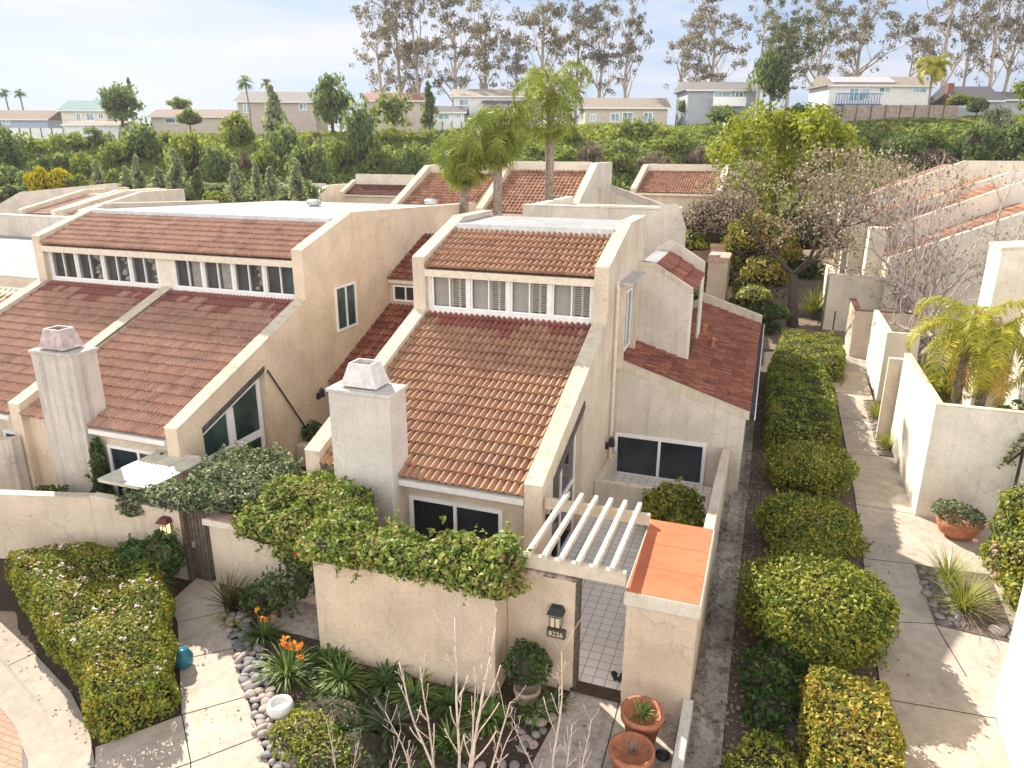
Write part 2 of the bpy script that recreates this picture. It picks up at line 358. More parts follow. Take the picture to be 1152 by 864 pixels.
# ------------------------------------------------------------------ building parts
def tile_roof(parent, m, O, u, v, nu, nv, seg=6, amp=.04, lift=.05, name='roof'):
    O = np.array(O, float); u = np.array(u, float); v = np.array(v, float)
    n = np.cross(u, v); n /= np.linalg.norm(n)
    prof = [(amp*math.sin(math.pi*s/.60)**.8 if s < .60 else -.75*amp*math.sin(math.pi*(s-.60)/.40)) for s in [k/seg for k in range(seg)]]
    K = nu*seg; hs = np.array([prof[k % seg] for k in range(K+1)]); us = np.arange(K+1)/K
    V = []; Fc = []; uv = []
    jit = RNG.uniform(-.3, .3, (nv, nu))*amp*.35; slip = RNG.normal(size=(nv, nu))*.035*(RNG.random((nv, nu)) < .5)
    for c in range(nv):
        base = len(V)
        jj = np.repeat(jit[c], seg); jj = np.append(jj, jj[-1]); ss = np.repeat(slip[c], seg); ss = np.append(ss, ss[-1])
        for row, (vv, off) in enumerate((((c+.13)/nv, -.015), (c/nv, lift), ((c+1.10)/nv, 0.0))):
            h = hs + off + jj if row else hs*.2 + off
            P = O + us[:, None]*u + (vv + (ss/nv if row == 1 else 0*ss))[:, None]*v + h[:, None]*n
            V.append(P)
    V = np.concatenate(V); w = K+1
    for c in range(nv):
        b = c*3*w
        for k in range(K):
            t = (k//seg+.5, c+.5)
            for r in (0, 1):
                a = b+r*w+k; Fc.append((a, a+1, a+1+w, a+w)); uv += [t]*4
    mb = MB(); mb.v = V.tolist(); mb.f = Fc; mb.uv = uv
    return mb.build(name, m, parent)
def bars(mb, O, ux, uz, un, rects, d0, d1):
    for a0, a1, b0, b1 in rects:
        q = lambda a, b, d: O+ux*a+uz*b+un*d
        mb.hexa([q(a0, b0, d0), q(a1, b0, d0), q(a1, b1, d0), q(a0, b1, d0)], [q(a0, b0, d1), q(a1, b0, d1), q(a1, b1, d1), q(a0, b1, d1)])
def win(parent, O, ux, w, h, un, cols=2, fr=.07, gm=None, fm=None, d=.05, uz=(0, 0, 1), name='window', rows=1):
    O, ux, uz, un = (np.array(a, float) for a in (O, ux, uz, un)); ux /= np.linalg.norm(ux); uz /= np.linalg.norm(uz)
    mb = MB(); r = [(0, w, 0, fr), (0, w, h-fr, h), (0, fr, fr, h-fr), (w-fr, w, fr, h-fr)]
    for c in range(1, cols): r.append((w*c/cols-fr*.4, w*c/cols+fr*.4, fr, h-fr))
    bars(mb, O, ux, uz, un, r, -.03, d)
    f = mb.build(name, fm or VINYL, parent)
    mb = MB(); iw = (w-fr*2)
    for c in range(cols):
        a0 = fr*.8 if c == 0 else w*c/cols+.02; a1 = w-fr*.8 if c == cols-1 else w*(c+1)/cols-.02
        bars(mb, O, ux, uz, un, [(a0, a1, fr*.8, h-fr*.8)], .004, .018)
    mb.build('pane', gm or GLD, f)
    return f
def chimney(parent, x0, x1, y0, y1, z0, z1, m, capm, cx, cy, tilt=0):
    t = MB().box(x0, x1, y0, y1, z0, z1).build('chimney', m, parent, bevel=.03)
    MB().box(x0-.035, x1+.035, y0-.035, y1+.035, z1-.07, z1+.012).build('crown_slab', m, t, bevel=.02)
    mb = MB(); a, b = .44, .27; z = z1+.05; zt = z+.50
    B = [(cx-a, cy-a*.72, z), (cx+a, cy-a*.72, z), (cx+a, cy+a*.72, z), (cx-a, cy+a*.72, z)]
    T = [(cx-b, cy-b*.8, zt), (cx+b, cy-b*.8, zt), (cx+b, cy+b*.8, zt), (cx-b, cy+b*.8, zt)]
    for i in range(4): mb.poly([B[i], B[(i+1) % 4], T[(i+1) % 4], T[i]])
    T2 = [(x, y, z_-.22) for x, y, z_ in T]
    T3 = [(cx+(x-cx)*.86, cy+(y-cy)*.86, z_) for x, y, z_ in T]
    for i in range(4):
        j = (i+1) % 4; mb.poly([T[i], T[j], T3[j], T3[i]]); mb.poly([T3[i], T3[j], T2[j], T2[i]])
    s = mb.build('spark_cowl', capm, t)
    MB().poly(T2).build('flue', BLACK, s)
    MB().box(cx-a*.8, cx+a*.8, cy-a*.55, cy+a*.55, z1+.012, z1+.05).build('flue_base', BLACK, t)
    return t
ZE, ZS, YS, ZU, YT, ZT, ZF = 2.61, 5.04, 6.10, 6.375, 8.08, 7.23, 7.41
def ptop(y):
    if y <= 5.8: return 2.91+(y-0.0)*(5.10-2.91)/5.8
    if y <= 8.7: return 6.65+(y-5.8)*(.90/2.9)
    return 7.55
def parapet(parent, x0, x1, yb=11.3, m=None, recess=0, y0=0.0, zb=7.55):
    """side wall of a unit with its stepped top; recess=+1 opens a sloped window bay in its +x face"""
    m = m or ST
    prof = [(y0, 0), (yb, 0), (yb, zb), (8.7, 7.55), (5.8, 6.65), (5.8, ptop(5.79)), (y0, ptop(y0))]
    mb = MB()
    if not recess: mb.prism(prof, x0, x1, 'x')
    else:
        xm = x1-.20; a, b = .84, 3.52
        z = lambda y: 2.60+(y-.84)*(.88/2.5)
        mb.prism(prof, x0, xm, 'x')
        mb.prism([(y0, 0), (a, 0), (a, z(a)), (a, ptop(a)), (y0, ptop(y0))], xm, x1, 'x')
        mb.prism([(a, z(a)), (b, z(b)), (b, ptop(b)), (a, ptop(a))], xm, x1, 'x')
        mb.prism([(b, 0), (yb, 0), (yb, zb), (8.7, 7.55), (5.8, 6.65), (5.8, ptop(5.79)), (b, ptop(b))], xm, x1, 'x')
    w = mb.build('parapet_wall', m, parent)
    c = MB(); e = .012
    for (ya, yc) in ((y0-.01, 5.78), (5.79, 8.7), (8.7, yb+.01)):
        za, zc = ptop(ya if ya != 8.7 else 8.71), (zb if yc > 8.8 else ptop(yc))
        c.prism([(ya, za+.002), (yc, zc+.002), (yc, zc+e+.012), (ya, za+e+.012)], x0-e, x1+e, 'x')
    c.build('coping', COPE, w)
    return w
def clerestory(parent, x0, x1, groups, style):
    """strip of windows between the two roofs"""
    fm = VINYL
    MB().box(x0, x1, 5.98, YS+.12, ZS-.14, ZS+.12).build('sill', TRIM, parent)
    MB().box(x0, x1, 5.80, YS+.10, ZU-.27, ZU-.07).build('fascia', TRIMC, parent)
    n = groups; w = (x1-x0)
    pw = .11; gw = (w-pw*(n+1))/n; zb, zt = ZS+.12, ZU-.27
    for i in range(n+1):
        if style == 'blind' and i in (0, n): pass
        xa = x0+i*(gw+pw); MB().box(xa, xa+pw, 5.99, YS+.10, zb, zt).build('window_post', TRIM, parent)
    for i in range(n):
        xa = x0+pw+i*(gw+pw)
        f = win(parent, (xa+.002, YS-.03, zb+.002), (1, 0, 0), gw-.004, zt-zb-.004, (0, -1, 0), 2, .045, GLT, fm, .04)
        if style == 'blind':
            MB().box(xa+.04, xa+gw*.48, YS+.06, YS+.08, zb+.03, zt-.03).build('blind', BLINDG, f)
            mb = MB(); z = zb+.06
            while z < zt-.06:
                mb.hexa([(xa+gw*.52, YS+.10, z), (xa+gw-.04, YS+.10, z), (xa+gw-.04, YS+.06, z+.05), (xa+gw*.52, YS+.06, z+.05)],
                        [(xa+gw*.52, YS+.107, z+.006), (xa+gw-.04, YS+.107, z+.006), (xa+gw-.04, YS+.067, z+.056), (xa+gw*.52, YS+.067, z+.056)]); z += .066
            for q in (.53, .75, .96):
                xx = xa+gw*q; mb.box(xx-.035, xx+.035, YS+.05, YS+.075, zb+.02, zt-.02)
            mb.build('shutter', BLIND, f)
        elif style == 'mixed' and i >= 4:
            MB().box(xa+gw*.52, xa+gw-.04, YS+.08, YS+.10, zb+.03, zt-.03).build('curtain', CURT, f)
        elif style == 'mixed':
            mb = MB()
            for k in range(7):
                xx = xa+gw*random.uniform(.55, .9); zz = random.uniform(zb+.1, zt-.15); s = random.uniform(.08, .16)
                mb.lathe([(.01, -s), (s*.8, -s*.5), (s, 0), (s*.7, s*.6), (.01, s)], (xx, YS+.16, zz), 8)
            mb.build('indoor_plant', CURT, f)
def block(parent, x0, x1, nu, mt, nl=18, nh=6, clere=4, style='blind', yb=11.3, x_eave=None, slider=None, seg=6, gut=True):
    """one unit between its parapets: low roof, window strip, upper roof, flat roof"""
    MB().prism([(.22, 0), (yb-.1, 0), (yb-.1, ZF-.06), (YT, ZF-.06), (YT, ZT-.06), (6.33, ZU+.1), (6.33, 5.0), (.22, 2.56)], x0+.002, x1-.002, 'x').build('wall', ST, parent)
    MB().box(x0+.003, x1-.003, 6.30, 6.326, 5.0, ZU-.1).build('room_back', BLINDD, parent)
    tile_roof(parent, mt, (x0, -.03, ZE+.01), (x1-x0, 0, 0), (0, YS+.03, ZS-ZE), nu, nl, seg, amp=.047, lift=.06)
    tile_roof(parent, mt, (x0, 5.76, ZU), (x1-x0, 0, 0), (0, YT-5.76, ZT-ZU), nu, nh, seg, amp=.047, lift=.06)
    MB().prism([(YT-.02, ZT-.12), (YT+.10, ZT-.12), (YT+.10, ZF), (YT-.02, ZF)], x0+.004, x1-.004, 'x').build('ridge_flashing', METAL, parent)
    MB().box(x0+.004, x1-.004, YT+.10, yb-.05, ZF-.12, ZF-.01).build('flat_roof', ROOFW, parent)
    if clere: clerestory(parent, x0, x1, clere, style)
    if gut:
        xe = x_eave or (x0, x1)
        MB().prism([(-.07, ZE-.16), (.21, ZE-.16), (.21, ZE-.03), (-.07, ZE-.03)], xe[0]+.01, xe[1]-.01, 'x').build('gutter', TRIM, parent)
    if slider:
        win(parent, (slider[0], .215, slider[2]), (1, 0, 0), slider[1]-slider[0], slider[3]-slider[2], (0, -1, 0), 2, .09, GLD, VINYL, .06, name='sliding_door')

# ================================================================== the near townhouse
H = thing('townhouse', 'tan stucco townhouse with orange tiled roofs and a white-lidded chimney, in the middle', 'townhouse')
block(H, 0, 5.0, 30, TILE, 18, 7, 4, 'blind', x_eave=(2.05, 5.0), slider=(2.2, 4.45, .05, 2.12))
parapet(H, -.39, 0)
parapet(H, 5.0, 5.39, recess=1)
chimney(H, .54, 2.05, -.27, .51, 0, 4.61, STM, CHIMM, 1.22, .2)
# bay of sloped windows in the east side
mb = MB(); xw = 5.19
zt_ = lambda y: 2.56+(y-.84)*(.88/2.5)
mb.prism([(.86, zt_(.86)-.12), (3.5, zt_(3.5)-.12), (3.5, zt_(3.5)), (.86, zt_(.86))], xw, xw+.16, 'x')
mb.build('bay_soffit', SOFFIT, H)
MB().prism([(.84, zt_(.84)-.02), (3.5, zt_(3.5)-.02), (3.5, zt_(3.5)+.17), (.84, zt_(.84)+.17)], 5.391, 5.43, 'x').build('bay_shade_strip', SOFFIT, H)  # dark strip added on the wall face, stands in for soffit shade
wf = MB()
for y in (.9, 2.05, 3.3):
    wf.box(xw, xw+.05, y, y+.09, 0, zt_(y)-.12)
wf.box(xw, xw+.05, .99, 3.3, 1.55, 1.66); wf.box(xw, xw+.05, .99, 3.3, 0, .12)
wf = wf.build('side_window', VINYL, H)
MB().prism([(.99, .12), (2.05, .12), (2.05, zt_(2.05)-.13), (.99, zt_(.99)-.13)], xw, xw+.02, 'x').prism([(2.14, .12), (3.3, .12), (3.3, zt_(3.3)-.13), (2.14, zt_(2.14)-.13)], xw, xw+.02, 'x').build('pane', GLD, wf)
# upper window with its sloped hood
win(H, (5.392, 7.95, 3.75), (0, 1, 0), 1.25, 1.85, (1, 0, 0), 2, .08, GLG, VINYL, .06)
hd = MB().prism([(7.2, 5.95), (9.4, 5.95), (9.4, 6.02), (7.2, 6.02)], 5.39, 5.78, 'x').build('window_hood', METAL, H)
MB().box(5.39, 5.60, 7.28, 7.40, 3.45, 5.94).build('window_jamb', ST, H); MB().box(5.39, 5.60, 9.24, 9.36, 3.45, 5.94).build('window_jamb', ST, H)
MB().tube([(5.47, 6.75, 0), (5.47, 6.75, 5.9), (5.42, 6.85, 6.1)], .05, 8).build('downspout', TRIMC, H)
# wing to the east with its red roof
zw = lambda x: 3.60-(x-5.39)*1.153/3.79
MB().prism([(5.40, 0), (9.18, 0), (9.18, zw(9.18)-.1), (5.40, zw(5.4)-.1)], 7.38, 20.0, 'y').build('wing_wall', STG, H)
tile_roof(H, TILER, (9.28, 7.55, zw(9.28)), (0, 12.2, 0), (5.39-9.28, 0, zw(5.39)-zw(9.28)), 70, 11, 5, .03, .045, name='wing_roof')
MB().prism([(5.395, zw(5.39)-.1), (9.28, zw(9.28)-.12), (9.28, zw(9.28)+.06), (5.395, zw(5.39)+.10)], 7.36, 7.58, 'y').build('wing_coping', COPE, H)
MB().prism([(5.395, zw(5.39)-.1), (9.32, zw(9.3)-.12), (9.32, zw(9.3)+.34), (5.395, zw(5.39)+.40)], 19.72, 20.02, 'y').build('wing_coping', COPE, H)
MB().box(9.29, 9.42, 7.5, 19.7, zw(9.28)-.14, zw(9.28)-.02).build('gutter', BLACK, H)
MB().box(9.42, 9.45, 7.5, 19.7, zw(9.28)-.15, zw(9.28)+.02).build('gutter_lip', TRIM, H)
win(H, (5.47, 7.372, .05), (1, 0, 0), 2.72, 1.37, (0, -1, 0), 2, .10, GLD, VINYL, .06, name='sliding_door')
for (x, y) in ((7.3, 14.4), (7.75, 12.9)):
    z = zw(x); MB().tube([(x, y, z-.1), (x, y, z+.28), (x+.05, y-.05, z+.36)], .09, 10).tube([(x-.14, y, z+.02), (x-.14, y, z+.06)], .16, 10).build('vent_pipe', TERRA, H)
# dormer on the wing
zd = lambda x: 6.13-max(0, x-5.9)*.60
MB().prism([(5.40, 3.2), (7.12, 2.8), (7.12, zd(7.12)-.08), (5.9, zd(5.9)-.08), (5.40, zd(5.9)-.08)], 10.3, 14.3, 'y').build('dormer_wall', STG, H)
MB().prism([(5.40, zd(5.4)-.08), (5.9, zd(5.9)-.08), (7.16, zd(7.16)-.1), (7.16, zd(7.16)+.05), (5.9, zd(5.9)+.05), (5.40, zd(5.4)+.05)], 10.28, 10.45, 'y').build('dormer_coping', COPE, H)
MB().prism([(5.40, zd(5.4)-.08), (5.9, zd(5.9)-.08), (7.16, zd(7.16)-.1), (7.16, zd(7.16)+.38), (5.9, zd(5.9)+.38), (5.40, zd(5.4)+.05)], 14.0, 14.32, 'y').build('dormer_coping', STG, H)
tile_roof(H, TILER, (7.2, 10.46, zd(7.2)-.01), (0, 3.5, 0), (5.95-7.2, 0, zd(5.95)-zd(7.2)), 12, 3, 5, .03, .05, name='dormer_roof')
MB().box(5.40, 5.93, 10.46, 14.0, zd(5.4)-.09, zd(5.4)-.02).build('dormer_flat_roof', ROOFW, H)
MB().box(7.12, 7.17, 10.3, 10.62, 2.9, 5.25).box(7.12, 7.17, 13.2, 14.3, 2.9, 5.25).build('dormer_post', STL, H)
MB().box(7.125, 7.14, 10.62, 13.2, 3.15, 5.22).build('dormer_window', GLD, H)
# slot between the two houses: low tiled wing with a little window
S0, S1 = -4.13, -.39
MB().prism([(6.9, 0), (16, 0), (16, 6.2), (14.4, 6.2), (11.2, 4.95), (11.15, 3.9), (6.9, 2.1)], S0+.003, S1-.003, 'x').build('wing_wall', STW, H)
tile_roof(H, TILER, (S0+.01, 6.66, 2.18), (S1-S0-.02, 0, 0), (0, 4.4, 1.80), 22, 12, 6, .036, .05, name='wing_roof')
tile_roof(H, TILER, (S0+.01, 11.0, 4.98), (S1-S0-.02, 0, 0), (0, 3.3, 1.30), 22, 9, 6, .036, .05, name='wing_roof')
MB().box(S0+.02, S1-.02, 11.02, 11.14, 4.80, 4.93).build('fascia', TRIMC, H)
win(H, (-3.95, 11.13, 4.12), (1, 0, 0), 1.05, .62, (0, -1, 0), 2, .07, GLD, VINYL, .05)
# wall lamps
def lamp(parent, x, y, z, n, lit=False):
    n = Vector(n); p = Vector((x, y, z))
    a = MB().box(-.05, .05, -.05, .05, -.10, .10).build('wall_lamp', BLACK, parent); a.location = p+n*.04
    MB().lathe([(.02, -.02), (.10, .0), (.10, .03), (.085, .22), (.03, .30)], (0, 0, 0), 8).build('lamp_cage', BLACK, a).location = n*.14
for (x, y, z, n) in ((5.39, .35, 2.0, (1, 0, 0)), (5.39, 6.4, 1.35, (1, 0, 0))): lamp(H, x, y, z, n)

# ================================================================== the pair of townhouses to the west
P2 = thing('duplex_townhouse', 'long pair of stucco townhouses with brown tiled roofs and a rust-streaked chimney', 'townhouse')
D0, DM, D1 = -14.95, -9.72, -4.52
def dup():
    MB().prism([(.22, 0), (19.8, 0), (19.8, 6.9), (YT, ZF-.13), (YT, ZT-.06), (6.33, ZU+.1), (6.33, 5.0), (.22, 2.56)], D0+.002, D1-.002, 'x').build('wall', ST, P2)
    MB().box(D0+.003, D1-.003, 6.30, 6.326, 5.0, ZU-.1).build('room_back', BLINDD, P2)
    for (a, b, n) in ((D0, DM-.2, 38), (DM+.2, D1, 38)):
        tile_roof(P2, TILEP, (a, -.03, ZE+.01), (b-a, 0, 0), (0, YS+.03, ZS-ZE), n, 17, 7, .052, .06)
    tile_roof(P2, TILEP, (D0, 5.76, ZU), (D1-D0, 0, 0), (0, YT-5.76, ZT-ZU), 78, 7, 7, .052, .06)
    MB().prism([(YT-.02, ZT-.12), (YT+.10, ZT-.12), (YT+.10, ZF), (YT-.02, ZF)], D0+.004, D1-.004, 'x').build('ridge_flashing', METAL, P2)
    MB().prism([(YT+.10, ZF-.12), (19.75, 6.92), (19.75, 7.03), (YT+.10, ZF-.01)], D0+.004, D1-.004, 'x').build('flat_roof', ROOFW, P2)
    for x in (-9.9, -5.3):
        MB().lathe([(.2, 0), (.2, .1), (.3, .14), (.3, .3), (.16, .36)], (x, 15.6+(x+9)*.5, 7.12), 10).build('roof_vent', METAL, P2)
    MB().box(D0, D1, 5.98, YS+.12, ZS-.14, ZS+.12).build('sill', TRIM, P2)
    MB().box(D0, D1, 5.80, YS+.10, ZU-.27, ZU-.07).build('fascia', TRIMC, P2)
    MB().box(DM-.28, DM+.28, 5.99, YS+.15, ZS+.12, ZU-.27).build('window_post', STL, P2)
    zb, zt = ZS+.12, ZU-.27
    def strip(a, b, n, st):
        pw = .075; gw = (b-a-pw*(n+1))/n
        for i in range(n+1):
            xa = a+i*(gw+pw); MB().box(xa, xa+pw, 6.0, YS+.1, zb, zt).build('window_post', TRIM, P2)
        for i in range(n):
            xa = a+pw+i*(gw+pw)
            f = win(P2, (xa+.002, YS-.03, zb+.002), (1, 0, 0), gw-.004, zt-zb-.004, (0, -1, 0), 2, .045, GLT, VINYL, .04)
            MB().box(xa+.05, xa+gw*.47, YS+.13, YS+.15, zb+.03, zt-.03).build('screen', BLINDD, f)
            if st == 'curtain' and i != 2:
                MB().box(xa+gw*.52, xa+gw-.04, YS+.10, YS+.12, zb+.03, zt-.03).build('curtain', CURT if i < 2 else GLG, f)
            elif i > 0:
                mb = MB()
                for k in range(6):
                    xx = xa+gw*random.uniform(.58, .9); zz = zb+.12+k*.14+random.uniform(-.04, .04); s = random.uniform(.07, .13)
                    mb.lathe([(.01, -s), (s*1.1, -s*.4), (s*1.3, 0), (s*.8, s*.6), (.01, s)], (xx, YS+.16, zz), 8)
                mb.build('hanging_plant', CURT, f)
    strip(D0, DM-.28, 4, 'plant'); strip(DM+.28, D1, 4, 'curtain')
    MB().prism([(-.07, ZE-.16), (.21, ZE-.16), (.21, ZE-.03), (-.07, ZE-.03)], -7.05, D1-.01, 'x').build('gutter', TRIM, P2)
    MB().prism([(-.07, ZE-.16), (.21, ZE-.16), (.21, ZE-.03), (-.07, ZE-.03)], D0, DM-.22, 'x').build('gutter', TRIM, P2)
dup()
parapet(P2, -15.34, D0, 15, zb=7.28)
parapet(P2, D1, -4.13, 19.9, recess=1, m=STW, zb=7.17)
w = MB().prism([(0, 0), (6.2, 0), (6.2, ptop(5.79)), (0, ptop(0))], DM-.2, DM+.2, 'x').build('party_wall', ST, P2)
MB().prism([(-.01, ptop(0)+.002), (6.0, ptop(5.79)+.05), (6.0, ptop(5.79)+.075), (-.01, ptop(0)+.026)], DM-.21, DM+.21, 'x').build('coping', COPE, w)
chimney(P2, -8.5, -7.08, -.13, .65, 0, 4.6, STC, CHIMR, -7.85, .28)
win(P2, (-6.75, .215, .05), (1, 0, 0), 2.1, 2.05, (0, -1, 0), 2, .09, GLD, VINYL, .06, name='sliding_door')
win(P2, (-10.6, .215, 1.2), (1, 0, 0), .7, .8, (0, -1, 0), 1, .09, GLD, VINYL, .06)
win(P2, (-4.128, 7.40, 3.72), (0, 1, 0), 1.28, 1.52, (1, 0, 0), 2, .07, GLG, VINYL, .06)
xw = -4.33
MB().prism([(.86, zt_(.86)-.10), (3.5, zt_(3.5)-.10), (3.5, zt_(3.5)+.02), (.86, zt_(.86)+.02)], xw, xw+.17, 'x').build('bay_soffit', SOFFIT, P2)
MB().prism([(.84, zt_(.84)-.0), (3.5, zt_(3.5)-.0), (3.5, zt_(3.5)+.11), (.84, zt_(.84)+.11)], -4.129, -4.09, 'x').build('bay_shade_strip', SOFFIT, P2)  # added dark strip, paints the shade below the sloped bay edge
wf = MB()
wf.prism([(.9, zt_(.9)-.25), (3.4, zt_(3.4)-.25), (3.4, zt_(3.4)-.1), (.9, zt_(.9)-.1)], xw, xw+.06, 'x')
for y, wd in ((.9, .1), (1.95, .28), (3.28, .14)): wf.box(xw, xw+.055, y, y+wd, 0, zt_(y)-.2)
wf.box(xw, xw+.052, 1.0, 3.28, 1.5, 1.72)
wf = wf.build('side_window', VINYL, P2)
MB().prism([(1.0, .1), (1.95, .1), (1.95, zt_(1.95)-.24), (1.0, zt_(1.0)-.24)], xw, xw+.02, 'x').prism([(2.23, .1), (3.28, .1), (3.28, zt_(3.28)-.24), (2.23, zt_(2.23)-.24)], xw, xw+.02, 'x').build('pane', GLG, wf)
MB().tube([(-4.08, 3.6, 3.45), (-4.08, 5.5, .6)], .025, 6).build('cable_conduit', BLACK, P2)
lamp(P2, -4.13, 6.0, 1.9, (1, 0, 0)); lamp(P2, -6.95, .5, 2.0, (1, 0, 0)); lamp(P2, -4.75, .2, 1.9, (0, -1, 0))
# ------------------------------------------------------------------ ground and paving
def struct(name, mb, m, parent=None):
    o = mb.build(name, m, parent); o['kind'] = 'structure'; return o
def terrain():
    Ds = np.concatenate([np.linspace(-40, 74, 39), np.linspace(75, 116, 42), np.linspace(120, 260, 20), [320, 450, 700, 1100, 1800, 3000]])
    Ls = np.concatenate([[-3500, -1800, -900, -450, -250], np.linspace(-170, 170, 115), [250, 450, 900, 1800, 3500]])
    V = []; 
    for D in Ds:
        for L in Ls:
            p = CAMPOS + FWD*D + _rt*L
            z = hT(p[0], p[1]) - .17
            V.append((p[0], p[1], z))
    w = len(Ls); Fc = [(i*w+j, i*w+j+1, (i+1)*w+j+1, (i+1)*w+j) for i in range(len(Ds)-1) for j in range(w-1)]
    mb = MB(); mb.v = V; mb.f = Fc; o = mb.build('ground', None, None, True); o['kind'] = 'structure'
    m, nt, b = mat('ground_earth_and_hillside')
    n1 = noise(nt, pos(nt), .09, 6, .7); n2 = noise(nt, pos(nt), 1.2, 5)
    c = ramp(nt, n1, [(.35, (.13, .10, .065)), (.5, (.085, .11, .03)), (.65, (.06, .09, .025))])
    c = mix(nt, .5, c, ramp(nt, n2, [(.3, (.55, .5, .45)), (.6, (1, 1, 1))]), 'MULTIPLY')
    dp = N(nt, 'ShaderNodeVectorMath', operation='DOT_PRODUCT'); nt.links.new(pos(nt), dp.inputs[0]); dp.inputs[1].default_value = tuple(FWD)
    th = N(nt, 'ShaderNodeMath', operation='GREATER_THAN'); nt.links.new(dp.outputs['Value'], th.inputs[0]); th.inputs[1].default_value = float(CAMPOS@FWD)+74
    e = ramp(nt, noise(nt, pos(nt), .7, 6, .7), [(.35, (.13, .095, .07)), (.6, (.24, .18, .13))])
    c = mix(nt, th.outputs[0], e, c)
    nt.links.new(c, b.inputs['Base Color']); b.inputs['Roughness'].default_value = 1
    o.data.materials.append(m)
terrain()
KB = [(-40, -1.5), (-14, -3.0), (-7.5, -3.85), (-5.24, -4.37), (-3.61, -4.88), (-1.97, -5.46), (-.92, -6.01), (-.1, -6.61), (.45, -7.3), (.85, -8.2), (1.0, -9.5), (1.0, -14)]
def offs(pl, d):
    out = []
    for i, p in enumerate(pl):
        a = Vector(pl[max(0, i-1)]); b = Vector(pl[min(len(pl)-1, i+1)]); t = (b-a).normalized()
        out.append((p[0]+t.y*d, p[1]-t.x*d))
    return out
lot = [p for p in KB] + [(40, -14), (40, 24), (-40, 24)]
struct('planting_bed', MB().prism(lot, -.3, 0.0), SOIL)
k1 = offs(KB, .45); k2 = offs(KB, .92); k3 = offs(KB, .50)
mb = MB()
for i in range(len(KB)-1):
    a, b, c, d = KB[i], KB[i+1], k1[i+1], k1[i]; e, f = k3[i+1], k3[i]; g, h = k2[i+1], k2[i]
    mb.poly([(*d, .02), (*c, .02), (*b, .02), (*a, .02)]); mb.poly([(*f, -.01), (*e, -.01), (*c, .02), (*d, .02)]); mb.poly([(*h, -.13), (*g, -.13), (*e, -.01), (*f, -.01)])
    mb.poly([(*h, -.2), (*g, -.2), (*g, -.13), (*h, -.13)])
struct('kerb', mb, CURBM)
mb = MB()
for (a, b) in ((KB[4], k2[4]), (KB[7], k2[7]), (KB[2], k2[2])):
    t = (Vector(b)-Vector(a)).normalized(); n = Vector((-t.y, t.x))*.012
    m_ = Vector(a)+t*.46
    mb.poly([(*(Vector(a)+n), .024), (*(Vector(a)-n), .024), (*(m_-n), .024), (*(m_+n), .024)])
struct('kerb_joint', mb, WOODD)
struct('road', MB().poly([(*p, -.145) for p in reversed(k2)] + [(-40, -60, -.145)]), ASPH)
# brick paving in the road corner
m, nt, b = mat('brick_paver')
br = nt.nodes.new('ShaderNodeTexBrick'); br.inputs['Scale'].default_value = 1; br.inputs['Brick Width'].default_value = .22; br.inputs['Row Height'].default_value = .11
br.inputs['Mortar Size'].default_value = .008; br.inputs['Color1'].default_value = (.47, .27, .19, 1); br.inputs['Color2'].default_value = (.40, .22, .15, 1); br.inputs['Mortar'].default_value = (.2, .13, .1, 1)
nt.links.new(pos(nt), br.inputs[0]); nt.links.new(br.outputs[0], b.inputs[0]); b.inputs['Roughness'].default_value = .9
e0 = U(0, 757, z=-.14); e1 = U(27, 748, z=-.14)
bp = [(e0[0]-3, e0[1]-1.4), (e1[0]+.0, e1[1]-.02), (k2[6][0]-.06, k2[6][1]-.06), (k2[7][0]-.06, k2[7][1]-.06), (k2[8][0]-.06, k2[8][1]-.06), (.2, -14), (-9, -14)]
struct('brick_paving', MB().poly([(*p, -.14) for p in bp]), m)
struct('road_marking', MB().poly([(e0[0]-3, e0[1]-1.4, -.136), (e0[0]-3, e0[1]-1.28, -.136), (e1[0], e1[1]+.10, -.136), (e1[0], e1[1]-.02, -.136)][::-1]), TRIM)
# garden path on the left
def sheet(name, pts, z, m): return struct(name, MB().prism(pts, z-.06, z), m)
gp = [(.85, -8.2), (.45, -7.3), (-.1, -6.61), (-.44, -6.3), (.38, -5.23), (-1.7, -3.1), (-2.36, -2.66), (-2.5, -1.62), (-1.95, -1.55), (-.01, -3.42), (1.13, -4.45), (2.55, -5.66), (3.4, -6.6), (3.9, -8.2)]
sheet('garden_path', gp, .03, CONC)
def joints(segs, z, w=.02, name='path_joint'):
    mb = MB()
    for (a, b) in segs:
        a = Vector(a); b = Vector(b); t = (b-a).normalized(); n = Vector((-t.y, t.x))*w/2
        mb.poly([(*(a+n), z), (*(a-n), z), (*(b-n), z), (*(b+n), z)])
    struct(name, mb, SOIL)
joints([((1.15, -4.47), (.38, -5.23)), ((.0, -3.45), (-.75, -4.07)), ((1.99, -5.18), (1.3, -6.03)), ((.38, -5.23), (1.3, -6.03)), ((1.3, -6.03), (2.4, -7.3)), ((1.3, -6.03), (.3, -7.1)), ((-1.0, -2.5), (-1.65, -3.12))], .0335)
